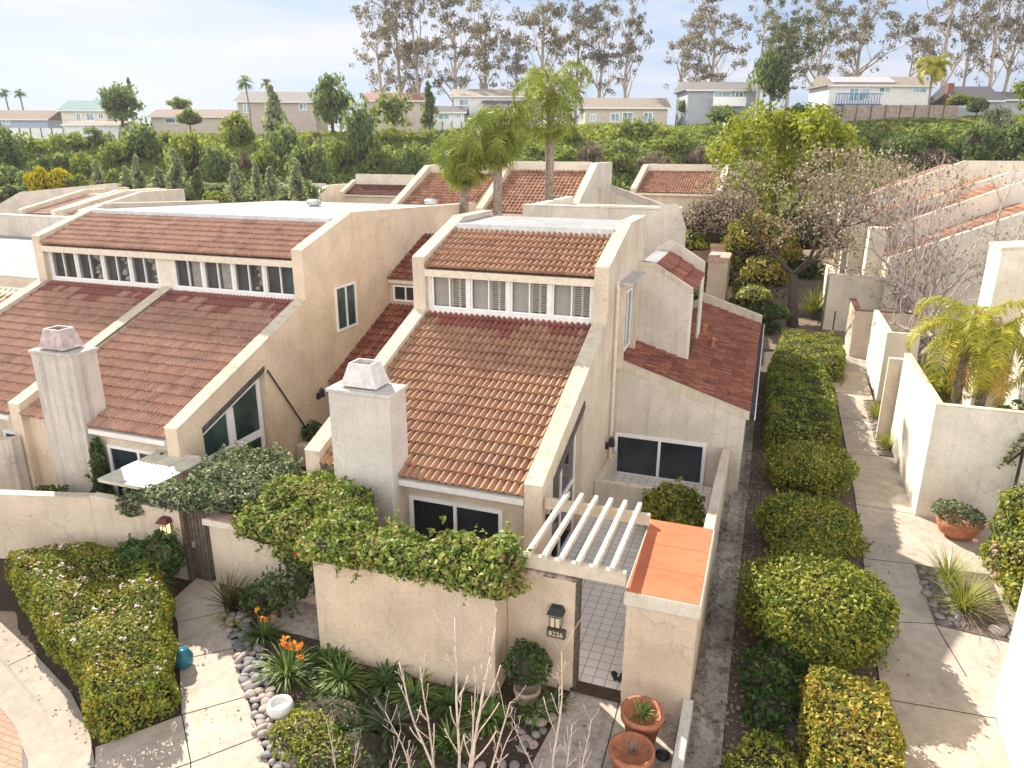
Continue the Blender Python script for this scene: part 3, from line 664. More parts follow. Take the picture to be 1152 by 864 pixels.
# front entry and patio
sheet('entry_path', [(6.72, -2.28), (7.64, -2.28), (8.7, -2.3), (8.7, -7), (6.0, -7), (6.55, -4.2)], .02, CONCG)
joints([((7.62, -2.3), (7.70, -7))], .0245)
m, nt, b = mat('patio_tile')
br = nt.nodes.new('ShaderNodeTexBrick'); br.offset = 0; br.inputs['Scale'].default_value = 1; br.inputs['Brick Width'].default_value = .235; br.inputs['Row Height'].default_value = .235
br.inputs['Mortar Size'].default_value = .007; br.inputs['Color1'].default_value = (.78, .74, .71, 1); br.inputs['Color2'].default_value = (.70, .66, .63, 1); br.inputs['Mortar'].default_value = (.20, .185, .175, 1)
nt.links.new(pos(nt), br.inputs[0]); nt.links.new(br.outputs[0], b.inputs[0]); b.inputs['Roughness'].default_value = .45
sheet('patio', [(5.45, -2.08), (8.6, -2.08), (8.6, 7.3), (5.45, 7.3)], .10, m)
sheet('doorstep', [(6.70, -2.33), (7.64, -2.33), (7.64, -2.08), (6.70, -2.08)], .095, SOIL)
sheet('patio_floor', [(.0, -2.6), (5.2, -2.6), (5.2, .2), (0, .2)], .03, CONCG)
sheet('patio_floor', [(-9.6, -1.5), (-2.2, -1.5), (-2.2, .2), (-9.6, .2)], .03, CONCG)
MULCHD = concrete('mulch_dark', (.155, .12, .095), .8, 4)
# drain strip and right-hand footpath
struct('drain_channel', MB().prism([(8.86, .03), (9.0, .055), (9.12, .02), (9.3, .02), (9.40, .055), (9.47, .055), (9.47, -.05), (8.86, -.05)], -6.5, 19.8, 'y'), DRAINM)
sheet('mulch_strip', [(9.48, -6.5), (12.12, -6.5), (12.15, .66), (12.4, 8.2), (12.5, 18.7), (12.3, 25), (9.48, 25)], .012, MULCHD)
fp = [(12.0, -7), (12.14, -2.2), (12.18, .66), (12.43, 8.2), (12.55, 18.7), (12.3, 24), (13.3, 28), (16, 28), (14.0, 22), (13.9, 18), (13.52, 17.8), (13.45, 11.74), (13.88, 11.74), (13.88, 7.5), (18, 7.5), (18, -7)]
sheet('footpath', fp, .03, CONC)
joints([((12.2, 1.9), (13.5, 2.25)), ((12.3, 4.6), (13.46, 4.72)), ((12.15, -.6), (14.0, -.45)), ((14.0, -.45), (13.95, -5)), ((12.4, 7.7), (13.9, 7.6)), ((12.45, 11.6), (13.5, 11.75)), ((12.5, 15.2), (13.5, 15.2)), ((12.55, 18.5), (14, 18.3)), ((13.5, 2.2), (13.75, .6))], .0345)
sheet('gravel_bed', [(13.46, 4.7), (13.5, 2.2), (14.95, 2.05), (15.05, 4.8)], .05, MULCH)
sheet('gravel_bed', [(13.52, 17.7), (13.46, 11.8), (13.87, 11.8), (13.9, 17.7)], .05, MULCH)
struct('planter_kerb', MB().prism([(12.62, 19.3), (13.16, 20.3), (13.05, 24.0), (12.9, 24.0), (12.98, 20.4), (12.55, 19.5), (11.4, 19.25), (11.4, 19.1)], .0, .17), CURBM)

# ------------------------------------------------------------------ garden walls
def wall(name, pts, z0, z1, m, label, cope=None, cat='wall', bevel=.02, ch=.03, group=None):
    t = MB().prism(pts, z0, z1).build(name, m, None, bevel=bevel); tag(t, label, cat, group)
    if cope:
        cx = sum(p[0] for p in pts)/len(pts); cy = sum(p[1] for p in pts)/len(pts)
        MB().prism(pts, z1+.001, z1+ch).build('coping', cope, t)
    return t
fw = wall('garden_wall', [(1.72, -2.94), (5.45, -2.94), (5.45, -2.12), (5.25, -2.12), (5.25, -2.74), (1.92, -2.74), (1.92, -1.40), (1.72, -1.40)], -.1, 2.28, STW, 'wide blank tan stucco wall under the leafy hedge-like vine, behind the bare pink shrub')
w2 = wall('garden_wall', [(-1.98, -1.6), (1.715, -1.6), (1.715, -1.38), (-1.98, -1.38)], -.1, 1.52, ST, 'low stucco wall with a pale cap, right of the wooden gate', cope=None)
MB().box(-2.06, 1.71, -1.70, -1.28, 1.521, 1.68).build('cap', STL, w2, bevel=.02)
MB().box(-2.03, 1.70, -1.67, -1.31, 1.681, 1.686).build('cap_paint', simple('faded_pink_paint', (.62, .42, .36), .8, var=.2), w2)
MB().box(1.40, 1.66, -1.66, -1.6, .92, 1.22).box(1.43, 1.63, -1.672, -1.66, .95, 1.19).build('meter_box', TRIM, w2)
gw = wall('garden_wall', [(5.452, -2.30), (6.78, -2.30), (6.78, -2.10), (5.452, -2.10)], -.1, 2.33, STW, 'narrow tan wall carrying the black lantern, left of the open tiled doorway', cope=simple('coping_lichen', (.42, .33, .29), .9, var=.7, scale=7), ch=.05)
MB().box(6.74, 6.80, -2.31, -2.08, 0, 2.33).build('door_jamb', WOODD, gw)
gp_ = wall('gate_pillar', [(7.64, -2.30), (8.85, -2.30), (8.85, .38), (7.64, .38)], -.1, 2.10, STW, 'large rectangular stucco pillar topped with a flat bright orange terracotta slab', cat='pillar')
MB().prism([(7.60, -2.34), (8.89, -2.34), (8.89, .42), (7.60, .42)], 2.101, 2.37).build('cap', STL, gp_, bevel=.015)
MB().prism([(7.62, -2.32), (8.86, -2.32), (8.86, .40), (7.62, .40)], 2.371, 2.376).build('cap_paint', TCAP, gp_)
mb = MB()
for yy in (-1.42, -.55): mb.poly([(7.63, yy-.006, 2.379), (8.85, yy-.012, 2.379), (8.85, yy, 2.379), (7.63, yy+.006, 2.379)])
mb.build('cap_seam', simple('seam_rust', (.34, .10, .06), .8), gp_)
mb = MB()
mb.prism([(.43, 0), (7.36, 0), (7.36, 1.37), (3.6, 1.88), (.43, 2.1)], 8.64, 8.86, 'x')
t = mb.build('patio_wall', ST, None, bevel=.02); tag(t, 'sloping weathered garden wall running from the orange-topped pillar back to the red-roofed wing', 'wall')
rt_ = wall('retaining_wall', [(8.74, -7), (8.92, -7), (8.92, -2.31), (8.74, -2.31)], -.1, .46, stucco('stucco_pale_grey', (.66, .62, .56), .5), 'low pale retaining wall between the clay pots and the stained concrete drain', cat='wall')
lw = wall('planter_wall', [(5.4, 5.0), (7.16, 5.0), (7.16, 5.2), (5.6, 5.2), (5.6, 7.3), (5.4, 7.3)], .05, .80, STG, 'low grey stucco planter wall in front of the sliding door of the wing', cope=COPE)
wl = wall('garden_wall', [(-14, -4.62), (-7.6, -2.52), (-5.17, -1.86), (-5.17, -1.60), (-7.66, -2.28), (-14, -4.38)], -.1, 1.72, ST, 'long tan garden wall behind the flowering hedge at the left edge', cope=COPE)
wg = wall('garden_wall', [(-5.169, -1.86), (-2.56, -1.74), (-2.56, -1.54), (-5.169, -1.62)], -.1, 1.80, ST, 'stucco wall carrying the red-topped lantern, left of the dark wooden gate')
MB().box(-2.60, -2.50, -1.78, -1.52, 0, 1.9).build('gate_post', WOODD, wg)
wb = wall('garden_wall', [(-12.5, -2.3), (-9.62, -.35), (-9.62, -.05), (-12.7, -2.05)], -.1, 2.0, STC, 'stained stucco partition wall beside the rust-streaked chimney at the left edge', cope=COPE)
# gates, pergola, canopy
g = thing('garden_gate', 'dark weathered wooden gate with upright boards between two stucco walls', 'gate', (-2.25, -1.66, 0))
for k in range(5):
    MB().box(-.235+k*.097, -.235+k*.097+.08, -.02, .02, .06, 1.86).build('board', WOODD, g)
MB().box(-.24, .25, .021, .05, .25, .37).box(-.24, .25, .021, .05, 1.45, 1.57).build('rail', WOODD, g)
MB().box(-.16, -.10, -.06, -.02, .9, 1.05).build('latch', METAL, g)
p = thing('pergola', 'small cream wooden pergola with six slanting rafters beside the orange-topped pillar', 'pergola', (6.6, -1, 0))
def ploc(mb, name, m, par): 
    o = mb.build(name, m, par, bevel=.008); o.location = (-6.6, 1, 0); return o
ploc(MB().box(5.47, 7.598, -2.27, -2.16, 2.42, 2.68), 'beam', TRIMC, p)
ploc(MB().box(5.41, 7.63, .12, .23, 2.36, 2.60), 'beam', TRIMC, p)
for x in (5.85, 6.15, 6.46, 6.77, 7.07, 7.37):
    ploc(MB().beam((x, -2.36, 2.745), (x+.01, .38, 2.675), .085, .12), 'rafter', WOODP, p)
c = thing('canopy', 'flat slatted white canopy panel sticking out over the wall by the dark gate', 'canopy', (-4.3, -.7, 2.1))
cz = .02
def cq(a, b): return (-.80+a*1.56+b*.10, -.92+b*1.86, cz+b*.02)
for i in range(3):
    a0, a1 = i/3+.006, (i+1)/3-.006
    MB().hexa([cq(a0, 0), cq(a1, 0), cq(a1, 1), cq(a0, 1)], [tuple(Vector(q)+Vector((0, 0, .03))) for q in (cq(a0, 0), cq(a1, 0), cq(a1, 1), cq(a0, 1))]).build('panel', simple('canopy_panel_paint', (.56, .54, .43), .5, var=.16, scale=3), c)
mb = MB()
for b in (.02, .33, .66, .96): mb.beam(Vector(cq(0, b))-Vector((0, 0, .035)), Vector(cq(1, b))-Vector((0, 0, .035)), .05, .06)
mb.build('batten', WOODP, c)
for a in (.1, .9):
    q = cq(a, .9); MB().box(q[0]-.04, q[0]+.04, q[1]-.04, q[1]+.04, -2.07, -.05).build('post', WOODP, c)
# lanterns with their house numbers
def lantern(x, y, z, label, num, roofm, glow, rz=0):
    L = thing('wall_lantern', label, 'lantern', (x, y, z), rz)
    MB().box(-.09, .09, .0, .03, -.16, .2).build('back_plate', BLACK, L)
    mb = MB()
    for sx in (-.10, -.005, .09):
        mb.box(sx, sx+.012, -.15, -.138, -.16, .12)
        mb.box(sx, sx+.012, -.012, .0, -.16, .12)
    mb.box(-.10, .102, -.15, 0, -.175, -.16); mb.box(-.10, .102, -.151, -.137, .045, .058); mb.box(-.052, -.043, -.15, -.138, .05, .12); mb.box(.042, .051, -.15, -.138, .05, .12)
    mb.build('cage', BLACK, L)
    MB().box(-.088, .09, -.136, -.012, -.158, .118).build('lamp_glass', glow, L)
    MB().hexa([(-.15, -.20, .12), (.15, -.20, .12), (.15, .02, .12), (-.15, .02, .12)], [(-.10, -.11, .22), (.10, -.11, .22), (.10, .02, .22), (-.10, .02, .22)]).build('roof', roofm, L)
    P = MB().box(-.17, .17, -.07, .03, -.43, -.27).build('number_plate', simple('plate_bronze', (.13, .105, .08), .6, .3), L)
    cu = bpy.data.curves.new('house_number', 'FONT'); cu.body = num; cu.size = .135; cu.align_x = 'CENTER'; cu.align_y = 'CENTER'; cu.extrude = .004
    tmp = bpy.data.objects.new('tmp', cu); COL.objects.link(tmp); bpy.context.view_layer.update()
    me = bpy.data.meshes.new_from_object(tmp.evaluated_get(bpy.context.evaluated_depsgraph_get())); bpy.data.objects.remove(tmp)
    me.materials.clear(); me.materials.append(simple('number_ivory', (.75, .68, .52), .6))
    n = link('house_number', me, P); n.rotation_euler = (R(90), 0, 0); n.location = (0, -.075, -.35)
m, nt, b = mat('lantern_glass_lit'); b.inputs['Base Color'].default_value = (.85, .70, .45, 1); b.inputs['Emission Color'].default_value = (1, .66, .30, 1); b.inputs['Emission Strength'].default_value = .55
m2 = simple('lantern_glass', (.72, .63, .46), .3)
lantern(6.42, -2.335, 1.60, 'black wall lantern with house number beside the open tiled doorway', '8226', BLACK, m2)
lantern(-2.97, -1.80, 1.40, 'glowing wall lantern with a dark red roof above the dark bush by the wooden gate', '8224', simple('red_roof_metal', (.10, .02, .02), .5), m, R(2.5))
# right-hand walls and houses' fronts
wall('garden_wall', [(13.88, 7.54), (16.9, 7.54), (16.9, 7.74), (14.08, 7.74), (14.08, 13.0), (13.88, 13.0)], -.1, 3.25, STL, 'tall cream L-shaped courtyard wall in front of the twin palms on the right', cope=COPE)
wall('wall_fin', [(13.50, 13.25), (14.25, 13.25), (14.25, 13.45), (13.50, 13.45)], -.1, 2.95, ST, 'narrow upright stucco fin standing beside the path just beyond the cream courtyard wall', cope=STL)
wc = wall('garden_wall', [(14.02, 18.0), (15.2, 18.0), (15.2, 18.2), (14.22, 18.2), (14.22, 22.6), (14.02, 22.6)], -.1, 2.8, STL, 'cream courtyard wall with a small framed sign, under the drooping yellow palm frond', cope=COPE)
MB().box(14.28, 14.72, 17.96, 18.0, .95, 1.75).build('sign_frame', COPE, wc); MB().box(14.33, 14.67, 17.95, 17.96, 1.0, 1.70).build('sign_face', simple('sign_face', (.60, .38, .22), .6, var=.5, scale=5), wc)
nw = wall('garden_wall', [(14.02, -.12), (14.6, -.02), (14.6, -9), (13.6, -9)], -.1, 4.2, STL, 'tall bright white wall cut off by the lower right corner of the photo')
# ------------------------------------------------------------------ vegetation helpers
def ell_pts(ells, dens, rng=RNG, low=-.35, jit=.20):
    C = []; Nn = []
    E = [(np.array(c, float), np.array(r if hasattr(r, '__len__') else (r,)*3, float)) for c, r in ells]
    for i, (c, r) in enumerate(E):
        area = 4*math.pi*((r[0]*r[1])**1.6+(r[0]*r[2])**1.6+(r[1]*r[2])**1.6)**(1/1.6)/3**(1/1.6)
        n = max(8, int(area*dens)); d = nrm(rng.normal(size=(n, 3))); d = d[d[:, 2] > low]
        ph = rng.uniform(0, 6, 6)
        lump = 1+.10*np.sin(d[:, 0]*5+ph[0])*np.sin(d[:, 1]*5+ph[1])+.08*np.sin(d[:, 2]*7+ph[2]+d[:, 0]*4)
        p = c+d*r*(lump*(1+jit*(rng.random(len(d))-.72)))[:, None]
        keep = np.ones(len(p), bool)
        for j, (c2, r2) in enumerate(E):
            if j != i: keep &= (np.linalg.norm((p-c2)/r2, axis=1) > .86)
        C.append(p[keep]); Nn.append(nrm(d/r)[keep])
    return join(C), join(Nn)
def core(mb, c, r, k=.84, seg=12):
    r = r if hasattr(r, '__len__') else (r,)*3; n0 = len(mb.v); ph = random.uniform(0, 6)
    rings = 7
    for i in range(rings+1):
        t = math.pi*i/rings
        for j in range(seg):
            a = 2*math.pi*j/seg; f = k*(1+.08*math.sin(3*a+ph)*math.sin(2*t))
            mb.v.append((c[0]+r[0]*f*math.sin(t)*math.cos(a), c[1]+r[1]*f*math.sin(t)*math.sin(a), c[2]-r[2]*f*math.cos(t)))
    for i in range(rings):
        for j in range(seg):
            mb.f.append((n0+i*seg+j, n0+i*seg+(j+1) % seg, n0+(i+1)*seg+(j+1) % seg, n0+(i+1)*seg+j))
def bush(name, label, cat, ells, dens, size, lm, group=None, asp=.5, spread=.75, k=.84, low=-.35, parts=True, loc=None):
    loc = np.array(loc if loc is not None else (ells[0][0][0], ells[0][0][1], 0.0), float)
    E2 = [(np.array(c, float)-loc, r) for c, r in ells]
    t = thing(name, label, cat, loc, 0, group)
    C, Nn = ell_pts(E2, dens, low=low)
    Q = [leaves(C, Nn, size, asp, spread)]
    if dens > 150 and len(C):
        ii = RNG.choice(len(C), max(4, len(C)//80))
        for i in ii:
            n = 9; up = nrm(Nn[i]+np.array([0, 0, .9])+RNG.normal(size=3)*.3); L = size*RNG.uniform(1.2, 2.8)
            if Nn[i][2] < -.1: up = nrm(np.array([Nn[i][0], Nn[i][1], -1.6]))
            pp = C[i]+up*(RNG.random((n, 1))*L)+RNG.normal(size=(n, 3))*size*.25
            Q.append(leaves(pp, np.tile(up, (n, 1)), size*.95, asp, 1.2))
    link('foliage', quads_mesh('foliage', join(Q), lm), t)
    mb = MB()
    for c, r in E2: core(mb, c, r, k)
    for c, r in E2[1:]: mb.tube([tuple(E2[0][0]), tuple(c)], .03, 5)
    mb.tube([tuple(E2[0][0]), (E2[0][0][0], E2[0][0][1], 0)], .04, 5)
    mb.build('branches', TWIG, t); return t
def inpoly(P, poly):
    x, y = P[:, 0], P[:, 1]; r = np.zeros(len(P), bool); j = len(poly)-1
    for i in range(len(poly)):
        xi, yi = poly[i]; xj, yj = poly[j]
        r ^= ((yi > y) != (yj > y)) & (x < (xj-xi)*(y-yi)/(yj-yi+1e-12)+xi); j = i
    return r
def hedge(name, label, poly, z0, z1, dens, size, lm, group=None, cat='hedge', wob=.05, topm=None, round_=.12):
    pl = np.array(poly, float); cx, cy = pl.mean(0)
    t = thing(name, label, cat, (cx, cy, 0), 0, group); rng = RNG
    a = pl.min(0); b = pl.max(0); n = int((b-a).prod()*dens)
    P = a+(b-a)*rng.random((n, 2)); P = P[inpoly(P, poly)]
    wv = lambda x, y: wob*(np.sin(x*3.1+y*1.3)+np.sin(y*4.3-x*1.7)+.7*np.sin(x*7+y*6))
    # distance to the edge for rounded shoulders
    dist = np.full(len(P), 9.0)
    sides = []
    for i in range(len(pl)):
        p, q = pl[i], pl[(i+1) % len(pl)]; d = q-p; L = np.linalg.norm(d); u = d/L; nn = np.array([u[1], -u[0]])
        s = (P-p)@nn; dist = np.minimum(dist, np.abs(s)); sides.append((p, u, L, nn))
    sgn = 1 if sum(pl[i][0]*pl[(i+1) % len(pl)][1]-pl[(i+1) % len(pl)][0]*pl[i][1] for i in range(len(pl))) > 0 else -1
    top = z1+wv(P[:, 0], P[:, 1])-round_*np.exp(-dist/.12)
    C = [np.column_stack([P, top+rng.uniform(-.05, .04, len(P))])]; Nn = [np.tile([0, 0, 1.0], (len(P), 1))]
    for p, u, L, nn in sides:
        nn = nn*sgn; n = int(L*(z1-z0)*dens)
        s = rng.random(n)*L; h = z0+(z1-z0)*rng.random(n)**.9
        bulge = .10*np.sin((h-z0)/(z1-z0)*math.pi)+.05*np.sin(s*4+h*5)+rng.uniform(-.06, .05, n)-.08*np.exp(-(z1-h)/.12)
        C.append(np.column_stack([p[0]+u[0]*s+nn[0]*bulge, p[1]+u[1]*s+nn[1]*bulge, h])); Nn.append(np.tile([nn[0], nn[1], .35], (n, 1)))
    C = join(C); Nn = nrm(join(Nn)); C[:, 0] -= cx; C[:, 1] -= cy
    link('foliage', quads_mesh('foliage', leaves(C, Nn, size, .52, .7), lm), t)
    inn = [((x-cx)*.90, (y-cy)*.90) for x, y in poly]
    MB().prism(inn, z0, z1-.26).build('branches', TWIG, t); return t
def blades(n, length, width, up=.9, out=1.0, segs=4, rng=RNG, base=.08, curl=1.0):
    Q = []
    for i in range(n):
        a = rng.uniform(0, 6.283); L = length*rng.uniform(.6, 1.15); w = width*rng.uniform(.7, 1.2); d = np.array([math.cos(a), math.sin(a), 0]); s = np.array([-d[1], d[0], 0])
        el = rng.uniform(.45, 1.35)*up; p = d*rng.uniform(0, base); th = min(1.5, el)
        for k in range(segs):
            st = L/segs; dr = d*math.cos(th)*out+np.array([0, 0, math.sin(th)]); q = p+dr*st
            w0 = w*(1-(k/segs)**2*.9); w1 = w*(1-((k+1)/segs)**2*.95)
            Q.append([p-s*w0/2, p+s*w0/2, q+s*w1/2, q-s*w1/2]); p = q; th -= curl*rng.uniform(.25, .5)
    return np.array(Q)
def strap(name, label, loc, n, length, width, lm, cat='plant', group=None, up=.9, curl=1.0, flowers=None, parts=None):
    t = thing(name, label, cat, loc, random.uniform(0, 6), group)
    link('leaves', quads_mesh('leaves', blades(n, length, width, up, curl=curl), lm), t)
    if flowers:
        fm, k, hh, sz = flowers
        for i in range(k):
            a = random.uniform(0, 6.28); r = random.uniform(.05, length*.45); x, y = r*math.cos(a), r*math.sin(a); z = hh*random.uniform(.75, 1.1)
            C = np.array([x, y, z])+RNG.normal(size=(9, 3))*sz*.22
            f = link('flower', quads_mesh('flower', leaves(C, nrm(RNG.normal(size=(9, 3))+[0, 0, .6]), sz, .38, .5), fm), t)
            MB().tube([(x*.3, y*.3, .05), (x, y, z)], .008, 4).build('flower_stalk', L_STRAP, f)
    return t
def limb(mb, p, d, L, r, depth, tips, bend=.35, split=(2, 3), rng=random, up=.15, seg=6, shrink=.72, taper=.55, ang=.55):
    pts = [Vector(p)]; rad = [r]; d = Vector(d).normalized(); n = 4
    for i in range(n):
        d = (d+Vector((rng.uniform(-1, 1), rng.uniform(-1, 1), rng.uniform(-.6, .8)))*bend*.35+Vector((0, 0, up*.3))).normalized()
        pts.append(pts[-1]+d*L/n); rad.append(r*(1-(1-taper)*(i+1)/n))
    mb.tube(pts, rad, max(3, seg), False)
    if depth == 0:
        tips.append((pts[-1], d)); return
    k = rng.randint(*split); a0 = rng.uniform(0, 6.28)
    for i in range(k):
        o = d.orthogonal().normalized(); o.rotate(Matrix.Rotation(a0+i*6.283/k+rng.uniform(-.4, .4), 3, d))
        nd = (d*math.cos(ang)+o*math.sin(ang)*rng.uniform(.7, 1.25)).normalized()
        limb(mb, pts[-1], nd, L*shrink*rng.uniform(.8, 1.15), rad[-1]*.78, depth-1, tips, bend, split, rng, up, seg-1, shrink, taper, ang)
        if depth >= 2 and rng.random() < .5:
            limb(mb, pts[2], (nd+o*.5), L*shrink*.6, rad[2]*.5, depth-2, tips, bend, split, rng, up, seg-2, shrink, taper, ang)
def clump(c, r, n, size, asp, rng=RNG, droop=.0, spread=1.0):
    d = nrm(rng.normal(size=(n, 3))); p = np.array(c)+d*np.array(r)*(rng.random((n, 1))**.45)
    return leaves(p, d+[0, 0, .3], size, asp, spread, droop)
def frond(L, n, ll, droop0, el, w=.03, rng=RNG, hang=.8):
    """feather frond along +x, starting at elevation el and bending down"""
    p = np.zeros(3); th = el; pts = [p]; 
    for i in range(14):
        th -= droop0*(.35+1.3*i/14)/14*2; p = p+np.array([math.cos(th), 0, math.sin(th)])*L/14; pts.append(p)
    pts = np.array(pts); Q = []
    for i in range(n):
        u = .10+.90*i/n; k = min(13, int(u*14)); f = u*14-k; q = pts[k]*(1-f)+pts[k+1]*f; t = nrm(pts[k+1]-pts[k])
        le = ll*math.sin(math.pi*min(1, .22+.78*u))**.6*rng.uniform(.75, 1.15)+.1
        for sgn in (-1, 1):
            dr = nrm(np.array([0, sgn, 0])*.85+t*.5+np.array([0, 0, rng.uniform(-.35, .35)]))
            m_ = q+dr*le*.5; e = m_+nrm(dr+np.array([0, 0, -hang*1.3]))*le*.5
            sd = t*w*.5*rng.uniform(.8, 1.3)
            Q.append([q-sd*.6, q+sd*.6, m_+sd, m_-sd]); Q.append([m_-sd, m_+sd, e+sd*.2, e-sd*.2])
    return pts, np.array(Q)
def palm(label, loc, h, rt, nf, L, lm, group, seed, dead=0, lean=(0, 0), hang=.8, ll=.55, el=(-.2, 1.25), scale_w=.035, droop=1.25):
    rng = random.Random(seed); t = thing('palm_tree', label, 'palm', loc, 0, group)
    pts = [(lean[0]*(i/8)**1.5, lean[1]*(i/8)**1.5, h*i/8) for i in range(9)]
    MB().tube(pts, [rt*(1.25 if i == 0 else 1-.02*i) for i in range(9)], 10).build('trunk', BARKPALM, t, True)
    top = Vector(pts[-1])
    MB().tube([top-Vector((0, 0, .5)), top+Vector((0, 0, .2)), top+Vector((0, 0, .9))], [rt*1.2, rt*1.15, rt*.3], 8).build('crownshaft', simple('palm_shaft', (.34, .24, .15), .9, var=.3), t, True)
    for i in range(nf+dead):
        a = i*2.39996+rng.uniform(-.25, .25)
        e = el[1]-(el[1]-el[0])*(i/max(1, nf-1)) if i < nf else -.9
        P, Q = frond(L*rng.uniform(.85, 1.1)*(1 if i < nf else .8), 58, ll, droop if i < nf else .5, e, scale_w, hang=hang)
        m_ = lm if i < nf else L_PALMD
        f = link('frond', quads_mesh('frond', Q, m_), t); f.location = top+Vector((0, 0, .35)); f.rotation_euler = (0, 0, a)
        MB().tube([tuple(q) for q in P], [.035*(1-k/16)+.004 for k in range(len(P))], 4).build('rachis', m_, f)
    return t
# ------------------------------------------------------------------ planting near the houses
hedge('flowering_hedge', 'broad flat-topped hedge dotted with pink flowers, between the kerb and the path', [(-.44, -6.2), (.22, -5.3), (-1.95, -3.1), (-2.9, -2.35), (-5.0, -2.15), (-6.3, -3.2), (-3.2, -4.75), (-1.6, -5.35)], .0, .85, 950, .068, L_LEFT)
HL = [o for o in COL.objects if o.name.startswith('flowering_hedge')][0]
C = RNG.uniform([-6, -6, .83], [.3, -2.3, .95], (900, 3)); C = C[inpoly(C[:, :2], [(-.4, -6), (.2, -5.3), (-1.95, -3.2), (-5, -2.3), (-6.1, -3.2), (-3.2, -4.6)])][:46]
FPK = simple('petal_pale_pink', (.80, .58, .55), .6)
for c in C:
    link('flower', quads_mesh('flower', leaves(c+RNG.normal(size=(9, 3))*.03-np.array(HL.location), np.tile([0, 0, 1.], (9, 1)), .045, .7, .6), FPK), HL)
bush('dark_bush', 'dark spreading bush below the red-topped lantern by the gate', 'bush', [((-3.5, -2.25, .55), (.55, .4, .55)), ((-2.9, -2.15, .75), (.5, .35, .6)), ((-3.9, -2.3, .35), (.45, .35, .4))], 420, .12, L_DARK, asp=.4)
strap('strap_leaf_clump', 'dark green strap-leaved clump in a blue pot at the foot of the gate', (-2.75, -2.62, .28), 150, .62, .035, L_STRAP)
t = MB().lathe([(.13, 0), (.2, .06), (.23, .22), (.21, .27), (.18, .24)], (0, 0, 0), 16).build('plant_pot', BLUEP, None, True); t.location = (-2.6, -2.72, .02); tag(t, 'dark blue glazed pot half hidden under the strap-leaved clump by the gate', 'pot')
t = MB().lathe([(.10, 0), (.17, .08), (.18, .24), (.12, .34), (.12, .38)], (0, 0, 0), 16).build('garden_jar', BLUEP, None, True); t.location = (-.52, -4.18, .02); tag(t, 'small turquoise glazed jar peeking out between the flowering hedge and the path', 'jar')
# bed right of the path
strap('phormium', 'spiky bronze-green clump with upright leaves at the corner by the gate', (-.95, -2.35, .02), 90, .85, .035, leafmat('leaf_bronze', [(.05, .045, .02), (.12, .10, .045), (.20, .17, .08)], clump=3), up=1.2, curl=.5)
strap('bromeliad', 'small bright lime plant with a few broad pointed leaves beside the pebbles', (-.62, -2.75, .02), 14, .50, .07, L_GRASSY, up=.8)
t = bush('rose_bush', 'upright rose bush with one red bloom against the low capped wall', 'bush', [((.25, -2.25, .55), (.50, .40, .55)), ((.75, -2.05, .85), (.34, .28, .75)), ((-.2, -2.3, .35), (.4, .35, .35))], 300, .085, L_DARK, k=.5, spread=1.1)
link('rose', quads_mesh('rose', clump((.52, .1, 1.62), .06, 24, .08, .8), FL_RED), t)
strap('lily_clump', 'lily clump with long green straps and six orange flowers in the pebble-edged bed', (1.55, -3.75, .0), 190, .78, .032, L_STRAP, flowers=(FL_ORANGE, 7, .72, .12), up=1.0)
strap('lily_clump', 'smaller lily clump with three dull orange flowers behind the larger flowering one', (.35, -2.95, .0), 130, .6, .032, L_DARK, flowers=(FL_ORANGE, 4, .62, .095))
for i, (x, y, n, L) in enumerate(((2.6, -3.55, 140, .65), (3.4, -3.35, 120, .6), (4.1, -3.5, 130, .62), (4.8, -3.4, 120, .55), (5.5, -3.5, 120, .55), (2.1, -3.2, 110, .65), (6.3, -3.05, 90, .45), (6.5, -2.75, 60, .4), (5.1, -4.2, 80, .5))):
    s = strap('clivia', 'dark strap-leaved plant in the row along the foot of the blank tan wall', (x, y, 0), n, L, .045, L_DARK if i % 2 else L_STRAP, group='strap-leaved plants along the blank wall')
strap('agave', 'larger grey-green rosette with broad blades in the middle of the dark planting', (4.0, -4.25, 0), 46, .75, .085, leafmat('leaf_agave', [(.04, .06, .03), (.08, .11, .055), (.14, .17, .09)], clump=3), curl=.6)
bush('ground_cover_mound', 'low bright-edged mound of small leaves behind the pebble border', 'bush', [((2.75, -5.0, .10), (.55, .5, .30)), ((3.3, -5.2, .08), (.6, .45, .26))], 800, .06, L_HEDGE, k=.8)
bush('ground_cover_mound', 'dark low carpet of small leaves under the bare pink shrub', 'bush', [((2.9, -4.35, .05), (.8, .5, .22)), ((3.8, -4.9, .05), (.7, .5, .22)), ((4.9, -4.75, .04), (.7, .4, .18))], 420, .06, L_DARK, k=.8)
t = MB().lathe([(.12, 0), (.2, .05), (.24, .16), (.21, .26), (.17, .27), (.16, .2), (.02, .18)], (0, 0, 0), 18).build('bowl_planter', WHITEP, None, True); t.location = (2.02, -4.62, .02); tag(t, 'small round white bowl planter resting on the pebbles', 'planter')
t = thing('potted_topiary', 'dense dark clipped ball in a pale clay pot in the corner left of the lantern', 'topiary', (6.04, -2.86, 0))
C, Nn = ell_pts([((0, 0, .80), (.40, .38, .44))], 900); link('foliage', quads_mesh('foliage', leaves(C, Nn, .07, .4, .8), L_DARK), t)
mb = MB(); core(mb, (0, 0, .80), (.40, .38, .44)); mb.build('branches', TWIG, t)
MB().lathe([(.17, 0), (.22, .28), (.25, .29), (.25, .36), (.2, .36), (.19, .3)], (0, 0, 0), 18).build('pot', simple('clay_pale', (.36, .28, .22), .8, var=.25), t, True)
